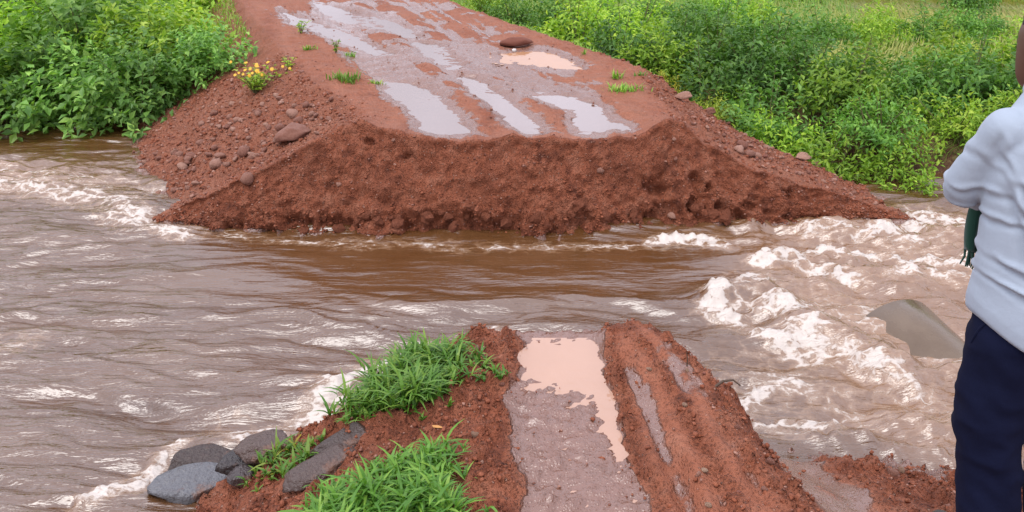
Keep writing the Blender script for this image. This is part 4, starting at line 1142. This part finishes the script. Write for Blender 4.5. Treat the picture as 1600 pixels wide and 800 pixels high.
# small leafy weeds on the left shoulder
def weed(px, py, hgt, n, label, seed, flowers=0, which=('emb',), leaf=.05, spread=.3, mat=None):
    h = hit(px, py, which); r = np.random.default_rng(seed)
    root = empty('weed', h[0]); tag(root, label, 'weed', 'weeds on the left shoulder')
    Vs, Fs = [], []; lp, ldn, lu = [], [], []; tips = []
    for i in range(n):
        d = np.array([r.normal() * spread, r.normal() * spread, 1.0]) * hgt * r.uniform(.6, 1.1)
        pts = [(0, 0, -.03), tuple(d * .5 + np.array([d[0], d[1], 0]) * -.1), tuple(d)]
        v, f = tube(pts, [.004, .003, .002], 4); k = len(Vs); Vs += v; Fs += [tuple(a + k for a in q) for q in f]
        tips.append(d)
        for j in range(9):
            t = r.uniform(.2, 1.0); lp.append(d * t)
            a = r.uniform(0, 6.28); ldn.append((math.cos(a), math.sin(a), r.uniform(-.2, .6))); lu.append((r.normal() * .3, r.normal() * .3, 1))
    link('stem', mesh_np('stem', Vs, Fs, 4), M_stem, root)['kind'] = 'stuff'
    ln = r.uniform(.6, 1.2, len(lp)) * leaf
    V, Fc = leaves_mesh(np.array(lp), np.array(ldn), np.array(lu), ln, ln * .45)
    fo = link('foliage', mesh_np('foliage', V, Fc, 3, False), mat or M_leafR, root); fo['kind'] = 'stuff'
    if flowers:
        fv = [(0, 0, .25)]
        for j in range(16):
            a = j / 16 * 6.283; rr = 1.0 if j % 2 == 0 else .62
            fv.append((rr * math.cos(a), rr * math.sin(a), .12 * (j % 2)))
        fme = mesh_np('flower', np.array(fv) * .020, [(0, 1 + j, 1 + (j + 1) % 16) for j in range(16)], 3); fme.materials.append(M_petal)
        for t in tips[:flowers]:
            fl_ = link('flower', fme, parent=root); fl_.location = t + np.array([0, 0, .012])
            fl_.rotation_euler = (.7 + r.normal() * .3, r.normal() * .3, 0); s_ = r.uniform(.8, 1.3); fl_.scale = (s_, s_, s_)
    return root
weed(400, 145, .24, 34, 'yellow flowering weed growing at the edge of the left bushes', 71, 22, leaf=.06, spread=.62)
weed(470, 52, .16, 7, 'tall thin weed at the left edge of the far track', 72, leaf=.05)
weed(525, 82, .14, 6, 'slender weed on the left of the far track by the puddle', 73, leaf=.045)
weed(452, 108, .12, 6, 'faded small weed above the flowering one', 74, leaf=.04)
# ------------------------------------------------------------------ the man at the right
def loft(rings, n=28):
    """rings: (center, axis_x vec, axis_y vec) -> closed quad/tri mesh verts/faces (list)"""
    V, Fc = [], []
    for c, ax, ay in rings:
        for j in range(n):
            t = 2 * math.pi * j / n
            V.append(tuple(np.array(c) + np.array(ax) * math.cos(t) + np.array(ay) * math.sin(t)))
    m = len(rings)
    for i in range(m - 1):
        for j in range(n):
            Fc.append((i * n + j, i * n + (j + 1) % n, (i + 1) * n + (j + 1) % n, (i + 1) * n + j))
    V.append(tuple(rings[0][0])); V.append(tuple(rings[-1][0]))
    for j in range(n):
        Fc.append((m * n, (j + 1) % n, j)); Fc.append((m * n + 1, (m - 1) * n + j, (m - 1) * n + (j + 1) % n))
    return V, Fc
def vloft(secs, n=28):   # (z, cx, cy, rx, ry)
    return loft([((cx, cy, z), (rx, 0, 0), (0, ry, 0)) for z, cx, cy, rx, ry in secs], n)
def limb(pts, radii, n=18, sub=4):
    pts = [np.array(p, float) for p in pts]; P, R_l = [], []
    for i in range(len(pts) - 1):
        for k in range(sub):
            t = k / sub; P.append(pts[i] * (1 - t) + pts[i + 1] * t); R_l.append(radii[i] * (1 - t) + radii[i + 1] * t)
    P.append(pts[-1]); R_l.append(radii[-1])
    # round ends and joint smoothing
    P = np.array(P); R_l = np.array(R_l)
    for _ in range(3):
        P[1:-1] = P[1:-1] * .5 + (P[:-2] + P[2:]) * .25
    rings = []
    d0 = P[1] - P[0]; d0 /= np.linalg.norm(d0); d1 = P[-1] - P[-2]; d1 /= np.linalg.norm(d1)
    seq = [(P[0] - d0 * R_l[0] * s, R_l[0] * math.sqrt(max(1 - s * s, .02))) for s in (.95, .7, .4)] + list(zip(P, R_l)) + [(P[-1] + d1 * R_l[-1] * s, R_l[-1] * math.sqrt(max(1 - s * s, .02))) for s in (.4, .7, .95)]
    ref = None
    for i, (c, r) in enumerate(seq):
        d = seq[min(i + 1, len(seq) - 1)][0] - seq[max(i - 1, 0)][0]; d = d / np.linalg.norm(d)
        if ref is None: ref = np.array(Vector(d).orthogonal().normalized())
        ref = ref - d * (ref @ d); ref /= np.linalg.norm(ref)
        b = np.cross(d, ref); rings.append((c, ref * r, b * r))
    return loft(rings, n)
def fuse(parts, voxel, smooth_iter):
    """join closed pieces into one continuous skin; returns verts, faces arrays"""
    V, Fc = [], []
    for v, f in parts:
        k = len(V); V += list(v); Fc += [tuple(a + k for a in q) for q in f]
    me = bpy.data.meshes.new('tmp'); me.from_pydata([tuple(map(float, v)) for v in V], [], Fc); me.update()
    o = bpy.data.objects.new('tmp', me); COL.objects.link(o)
    import bmesh
    bm = bmesh.new(); bm.from_mesh(me); bmesh.ops.recalc_face_normals(bm, faces=bm.faces); bm.to_mesh(me); bm.free()
    md = o.modifiers.new('r', 'REMESH'); md.mode = 'VOXEL'; md.voxel_size = voxel
    sm = o.modifiers.new('s', 'SMOOTH'); sm.factor = .5; sm.iterations = smooth_iter
    g = bpy.context.evaluated_depsgraph_get(); ev = o.evaluated_get(g); m2 = ev.to_mesh()
    vv = np.empty(len(m2.vertices) * 3); m2.vertices.foreach_get('co', vv)
    nn = np.empty(len(m2.vertices) * 3); m2.vertices.foreach_get('normal', nn)
    ff = [tuple(p.vertices) for p in m2.polygons]
    ev.to_mesh_clear(); bpy.data.objects.remove(o); bpy.data.meshes.remove(me)
    return vv.reshape(-1, 3), nn.reshape(-1, 3), ff
def mesh_list(name, V, Fc, mat):
    me = bpy.data.meshes.new(name); me.from_pydata([tuple(map(float, v)) for v in V], [], Fc)
    me.polygons.foreach_set('use_smooth', np.ones(len(me.polygons), bool)); me.update(); me.materials.append(mat)
    return me

def cloth_mat(name, col, rough, weave=900.0, sheen=.3, spec=.4):
    k = NT(name); c = k.coord()
    n = k.noise(c, 7.0, 4); w = k.noise(c, weave, 2)
    p = k.pbsdf(k.mix(n, tuple(x * .9 for x in col), col), rough, k.bump(k.math('ADD', k.math('MULTIPLY', w, .12), k.noise(c, 45.0, 3)), .22, .006), 1.45, spec)
    p.inputs['Sheen Weight'].default_value = sheen
    return k.done(p.outputs[0])
M_shirt = cloth_mat('pale blue cotton', (.34, .395, .475), .8, sheen=.1)
M_trouser = cloth_mat('navy trouser cloth', (.005, .007, .025), .9, sheen=0.0, spec=.15)
M_scarf = cloth_mat('green scarf cloth', (.008, .055, .034), .85)
M_skin = plain('dark brown skin', (.12, .055, .035), .5, 18, .15, .1)
M_hair = plain('black hair', (.012, .010, .010), .6, 90, .4, .5)
M_shoe = plain('dark shoe leather', (.03, .022, .018), .45)
M_eye = plain('eye', (.5, .48, .45), .2, 10, .1, 0)

MX, MY = 1.435, 2.0
MZ = down(MX, MY, ('near',))[0].z
man = empty('person', (MX, MY, MZ))
tag(man, 'man seen from behind in pale blue shirt and navy trousers at right edge', 'person')
shL, elL, wrL = (-.148, -.005, 1.375), (-.190, .115, 1.165), (.0, .25, 1.14)
shR, elR, wrR = (.165, -.005, 1.395), (.205, .115, 1.165), (.08, .265, 1.13)
# body: one continuous skin from head to feet, hands included
parts = [vloft([(.80, 0, 0, .13, .09), (.92, 0, 0, .135, .09), (1.04, -.01, 0, .125, .085), (1.22, -.02, 0, .140, .10), (1.34, -.02, 0, .135, .08), (1.43, -.025, 0, .11, .065), (1.47, -.03, .0, .055, .055)])]
parts.append(limb([(-.03, 0, 1.40), (-.035, .012, 1.48), (-.035, .02, 1.56)], [.062, .055, .055]))
# head: cranium, jaw, nose, ears
parts.append(loft([((-.035, .03 + yy_, zz__), (rx, 0, 0), (0, ry, 0)) for zz__, yy_, rx, ry in [(1.465, .045, .030, .030), (1.480, .04, .048, .055), (1.505, .03, .060, .075), (1.545, .018, .068, .088), (1.585, .008, .073, .096), (1.625, .002, .075, .098), (1.665, .0, .067, .088), (1.690, .0, .048, .064), (1.703, 0, .018, .024)]], 24))
parts.append(limb([(-.035, .118, 1.590), (-.035, .136, 1.557)], [.010, .016], 10, 2))
for s in (-1, 1):
    parts.append(limb([(-.035 + s * .074, .012, 1.600), (-.035 + s * .083, .006, 1.580), (-.035 + s * .075, .014, 1.550)], [.012, .013, .009], 8, 2))
for sh, el, wr in ((shL, elL, wrL), (shR, elR, wrR)):
    parts.append(limb([sh, el, wr], [.034, .030, .025]))
    w = np.array(wr); d = w - np.array(el); d /= np.linalg.norm(d)
    up_ = np.array([0, 0, 1.0]); sd_ = np.cross(d, up_); sd_ /= np.linalg.norm(sd_); pal = np.cross(sd_, d)
    parts.append(loft([(w + d * t, pal * a, sd_ * b) for t, a, b in [(-.02, .022, .02), (.02, .030, .017), (.06, .040, .016), (.09, .040, .014), (.10, .034, .010)]], 14))
    for q in range(4):                                   # four fingers curling inwards
        b0 = w + d * .09 + pal * (.030 - .020 * q)
        ln = [.070, .080, .074, .058][q]; s_in = sd_ * (1 if sh is shL else -1) * -1
        parts.append(limb([b0, b0 + d * ln * .45, b0 + d * ln * .75 + s_in * ln * .35, b0 + d * ln * .72 + s_in * ln * .75], [.0095, .009, .0085, .0075], 8, 2))
    parts.append(limb([w + d * .02 + pal * .025, w + d * .045 + pal * .058, w + d * .085 + pal * .066], [.012, .0105, .009], 8, 2))
hips = ((-.092, 0, .88), (.100, 0, .88)); knees = ((-.088, .015, .49), (.115, .03, .49)); ank = ((-.066, -.01, .09), (.125, .0, .09))
for h_, k_, a_ in zip(hips, knees, ank):
    parts.append(limb([h_, k_, a_], [.080, .056, .038]))
    parts.append(limb([(a_[0], a_[1] - .03, .045), (a_[0] - .005, a_[1] + .08, .04), (a_[0] - .01, a_[1] + .17, .03)], [.036, .036, .028]))
V, N_, Fc = fuse(parts, .0075, 2)
link('body', mesh_list('body', V, Fc, M_skin), parent=man)
# hair cap and eyes
hv = loft([((-.035, .03 + yy_, zz__), (rx, 0, 0), (0, ry, 0)) for zz__, yy_, rx, ry in [(1.550, -.045, .050, .035), (1.565, -.035, .066, .052), (1.605, -.024, .078, .078), (1.645, -.012, .080, .092), (1.675, -.004, .073, .090), (1.700, 0, .052, .066), (1.713, 0, .02, .026)]], 24)
V, N_, Fc = fuse([hv], .007, 2)
V += N_ * (.003 * fbm(V[:, 0] * 60, V[:, 1] * 60, V[:, 2] * 60, 2))[:, None]
link('hair', mesh_list('hair', V, Fc, M_hair), parent=man)
for s in (-1, 1):
    e = link('eye', mesh_np('eye', ICO[2][0] * .011, ICO[2][1], 3), M_eye, man); e.location = (-.035 + s * .03, .113, 1.597)
# trousers
def leg_rings(h_, k_, a_):
    return limb([(h_[0] * .9, h_[1], .84), (h_[0] * .96, 0, .76), ((h_[0] + k_[0]) / 2, .005, .62), (k_[0], k_[1], k_[2]), ((k_[0] + a_[0]) / 2, .0, .30), (a_[0], a_[1], .10), (a_[0], a_[1], .05)], [.088, .092, .088, .080, .077, .076, .078], 22, 5)
parts = [vloft([(.80, 0, 0, .12, .10), (.86, .002, 0, .165, .116), (.94, 0, 0, .162, .108), (1.02, -.005, 0, .150, .10), (1.05, -.005, 0, .145, .10)])] + [leg_rings(*q) for q in zip(hips, knees, ank)]
V, N_, Fc = fuse(parts, .0095, 5)
fold = fbm(V[:, 0] * 5 + V[:, 2] * 2.2, V[:, 1] * 5, V[:, 2] * 3.0 + V[:, 0] * 3, 3, .5)
fold2 = 1 - 2 * np.abs(fbm(V[:, 0] * 7 - V[:, 2] * 5, V[:, 1] * 6, V[:, 2] * 9 + V[:, 0] * 5, 2))
kn = np.exp(-((V[:, 2] - .49) / .16) ** 2) + .6 * np.exp(-((V[:, 2] - .80) / .08) ** 2) + .8 * np.exp(-((V[:, 2] - .12) / .1) ** 2)
V = V + N_ * (.014 * fold + .007 * fold2 * (.25 + kn))[:, None] * sst(.88, .80, V[:, 2])[:, None]
trousers = link('trousers', mesh_list('trousers', V, Fc, M_trouser), parent=man)
# slanted side pocket
tb = BVHTree.FromPolygons([tuple(v) for v in V], Fc)
pp = [tb.find_nearest(Vector(q))[0] for q in [(-.20, -.05, .865), (-.20, -.035, .84), (-.20, -.02, .81), (-.20, -.005, .78)]]
pk, pf = tube(pp, [.003, .004, .004, .003], 8)
link('pocket', mesh_np('pocket', pk, pf, 4), M_trouser, trousers)
# shirt
def sleeve(sh, el, wr):
    sh, el, wr = map(np.array, (sh, el, wr)); e2 = el
    return limb([sh * 1.0 + (0, 0, .0), sh * .5 + el * .5 + (0, 0, 0), e2, el * .4 + wr * .6, wr], [.062, .057, .053, .049, .045], 22, 5)
parts = [vloft([(.80, .0, .0, .184, .146), (.84, .0, .0, .186, .148), (.92, .0, .0, .182, .140), (1.02, -.005, -.003, .176, .130), (1.14, -.008, -.005, .172, .130), (1.26, -.015, -.008, .176, .134), (1.34, -.018, -.008, .165, .118), (1.39, -.022, -.004, .140, .096), (1.435, -.028, .0, .105, .078), (1.475, -.03, .004, .074, .066), (1.487, -.03, .006, .062, .060)], 36),
         sleeve(shL, elL, wrL), sleeve(shR, elR, wrR)]
V, N_, Fc = fuse(parts, .006, 9)
x, y, z = V.T
# hem: high at the side seams, longer at the back
low = sst(1.0, .82, z)
z2 = z + low * (-.015 + .075 * (np.abs(x) / .18) ** 2.2)
# cloth folds: drag lines from the armpit, horizontal slack in the lower back, rings at the elbow
arm = sst(-.16, -.20, x) * sst(1.0, 1.1, z)
q1 = (x + .15) * .55 + (z - 1.25) * .83
FOLDS = [(-.150,1.265,-.02,1.17,.010),(-.155,1.235,-.05,1.07,.012),(-.150,1.215,-.095,1.00,.009),(-.130,1.30,.03,1.25,.007),(-.11,1.24,.05,1.11,.008),
         (-.165,1.05,-.04,.985,.008),(-.170,.985,-.01,.925,.009),(-.11,.95,.09,.90,.007),(-.05,1.14,.03,.95,.006),(.0,1.2,.08,1.0,.006),(-.09,1.10,-.06,.92,.006),
         (-.205,1.33,-.155,1.23,.004),(-.235,1.20,-.165,1.225,.005),(-.18,1.37,-.165,1.27,.006),(-.14,1.34,-.06,1.30,.005),(-.22,1.14,-.13,1.16,.005)]
dsp = .0035 * fbm(x * 5, y * 5, z * 4, 3)
fx_ = x + .012 * fbm(x * 12, y * 12, z * 12, 2); fz_ = z + .012 * fbm(x * 12 + 5, y * 12, z * 12, 2)
for x0, z0, x1, z1, A in FOLDS:
    dx, dz = x1 - x0, z1 - z0; L2 = dx * dx + dz * dz; Ln = math.sqrt(L2)
    t = ((fx_ - x0) * dx + (fz_ - z0) * dz) / L2; sdist = ((fx_ - x0) * dz - (fz_ - z0) * dx) / Ln
    env = sst(-.15, .2, t) * sst(1.25, .55, t)
    dsp = dsp + 1.25 * A * env * (np.exp(-(sdist / .0085) ** 2) - .8 * np.exp(-((sdist - .016) / .010) ** 2))
dsp *= 1 - .75 * np.exp(-((z - 1.44) / .05) ** 2)
V = np.stack([x, y, z2], -1) + N_ * dsp[:, None]
shirt = link('shirt', mesh_list('shirt', V, Fc, M_shirt), parent=man)
bpy.context.view_layer.update()
sb = BVHTree.FromPolygons([tuple(v) for v in V], Fc)
def on_shirt(x, z, off=.0015):
    r = sb.ray_cast(Vector((x, -1, z)), Vector((0, 1, 0)), 3)
    return None if r[0] is None else r[0] + r[1] * off
def seam(pts, rad=.0018):
    P = [p for p in (on_shirt(*q) for q in pts) if p is not None]
    v, f = tube(P, [rad] * len(P), 6)
    return link('seam', mesh_np('seam', v, f, 4), M_shirt, shirt)
seam([(-.145 + .26 * t, 1.372 + .012 * math.sin(t * math.pi)) for t in np.linspace(0, 1, 40)])
seam([(-.128 - .012 * math.sin(t * 3.1), 1.425 - .19 * t) for t in np.linspace(0, 1, 30)])
# collar: a turned down band round the neck
cr, cf = [], []
n = 40
for zz__, k in ((1.462, 1.0), (1.480, 1.06), (1.495, 1.02), (1.497, .95), (1.474, .93)):
    for j in range(n):
        t = 2 * math.pi * j / n
        cr.append((-.032 + .070 * k * math.cos(t), .010 + .066 * k * math.sin(t), zz__ + .010 * -math.sin(t)))
for i in range(4):
    for j in range(n):
        cf.append((i * n + j, i * n + (j + 1) % n, (i + 1) * n + (j + 1) % n, (i + 1) * n + j))
link('collar', mesh_np('collar', cr, cf, 4), M_shirt, shirt)
for a_ in ank:
    sv = fuse([limb([(a_[0], a_[1] - .05, .045), (a_[0] - .005, a_[1] + .07, .045), (a_[0] - .012, a_[1] + .20, .035)], [.045, .047, .040], 18)], .008, 3)
    Vs = sv[0]; Vs[:, 2] = np.maximum(Vs[:, 2], .004)
    link('shoe', mesh_list('shoe', Vs, sv[2], M_shoe), parent=man)
# scarf: hangs from the neck down the front, fringed at the end
V, Fc = [], []
nu, nv = 14, 40
for i in range(nv):
    t = i / (nv - 1)
    z = 1.36 - .42 * t
    cx_ = -.030 - .030 * min(1, t * 2.2) ; cy_ = .085 + .11 * math.sin(min(1, t * 1.6) * 1.57)
    for j in range(nu):
        s = j / (nu - 1) - .5
        wd = .07 + .01 * math.sin(t * 9)
        V.append((cx_ + s * wd, cy_ + .012 * math.sin(s * 15 + t * 4) + .01 * t, z - .03 * s))
for i in range(nv - 1):
    for j in range(nu - 1):
        Fc.append((i * nu + j, i * nu + j + 1, (i + 1) * nu + j + 1, (i + 1) * nu + j))
sc_me = mesh_np('scarf', V, Fc, 4)
scarf = empty('scarf', (MX, MY, MZ)); tag(scarf, 'green fringed scarf hanging down in front of the man', 'scarf')
cl = link('cloth', sc_me, M_scarf, scarf)
so = cl.modifiers.new('thick', 'SOLIDIFY'); so.thickness = .006
fv, ff = [], []
for j in range(nu):
    b = np.array(V[(nv - 1) * nu + j])
    v, f = tube([b, b + (random.uniform(-.006, .006), 0, -.025), b + (random.uniform(-.012, .012), 0, -.05)], [.004, .0035, .002], 5)
    k = len(fv); fv += v; ff += [tuple(a + k for a in q) for q in f]
link('fringe', mesh_np('fringe', fv, ff, 4), M_scarf, scarf)
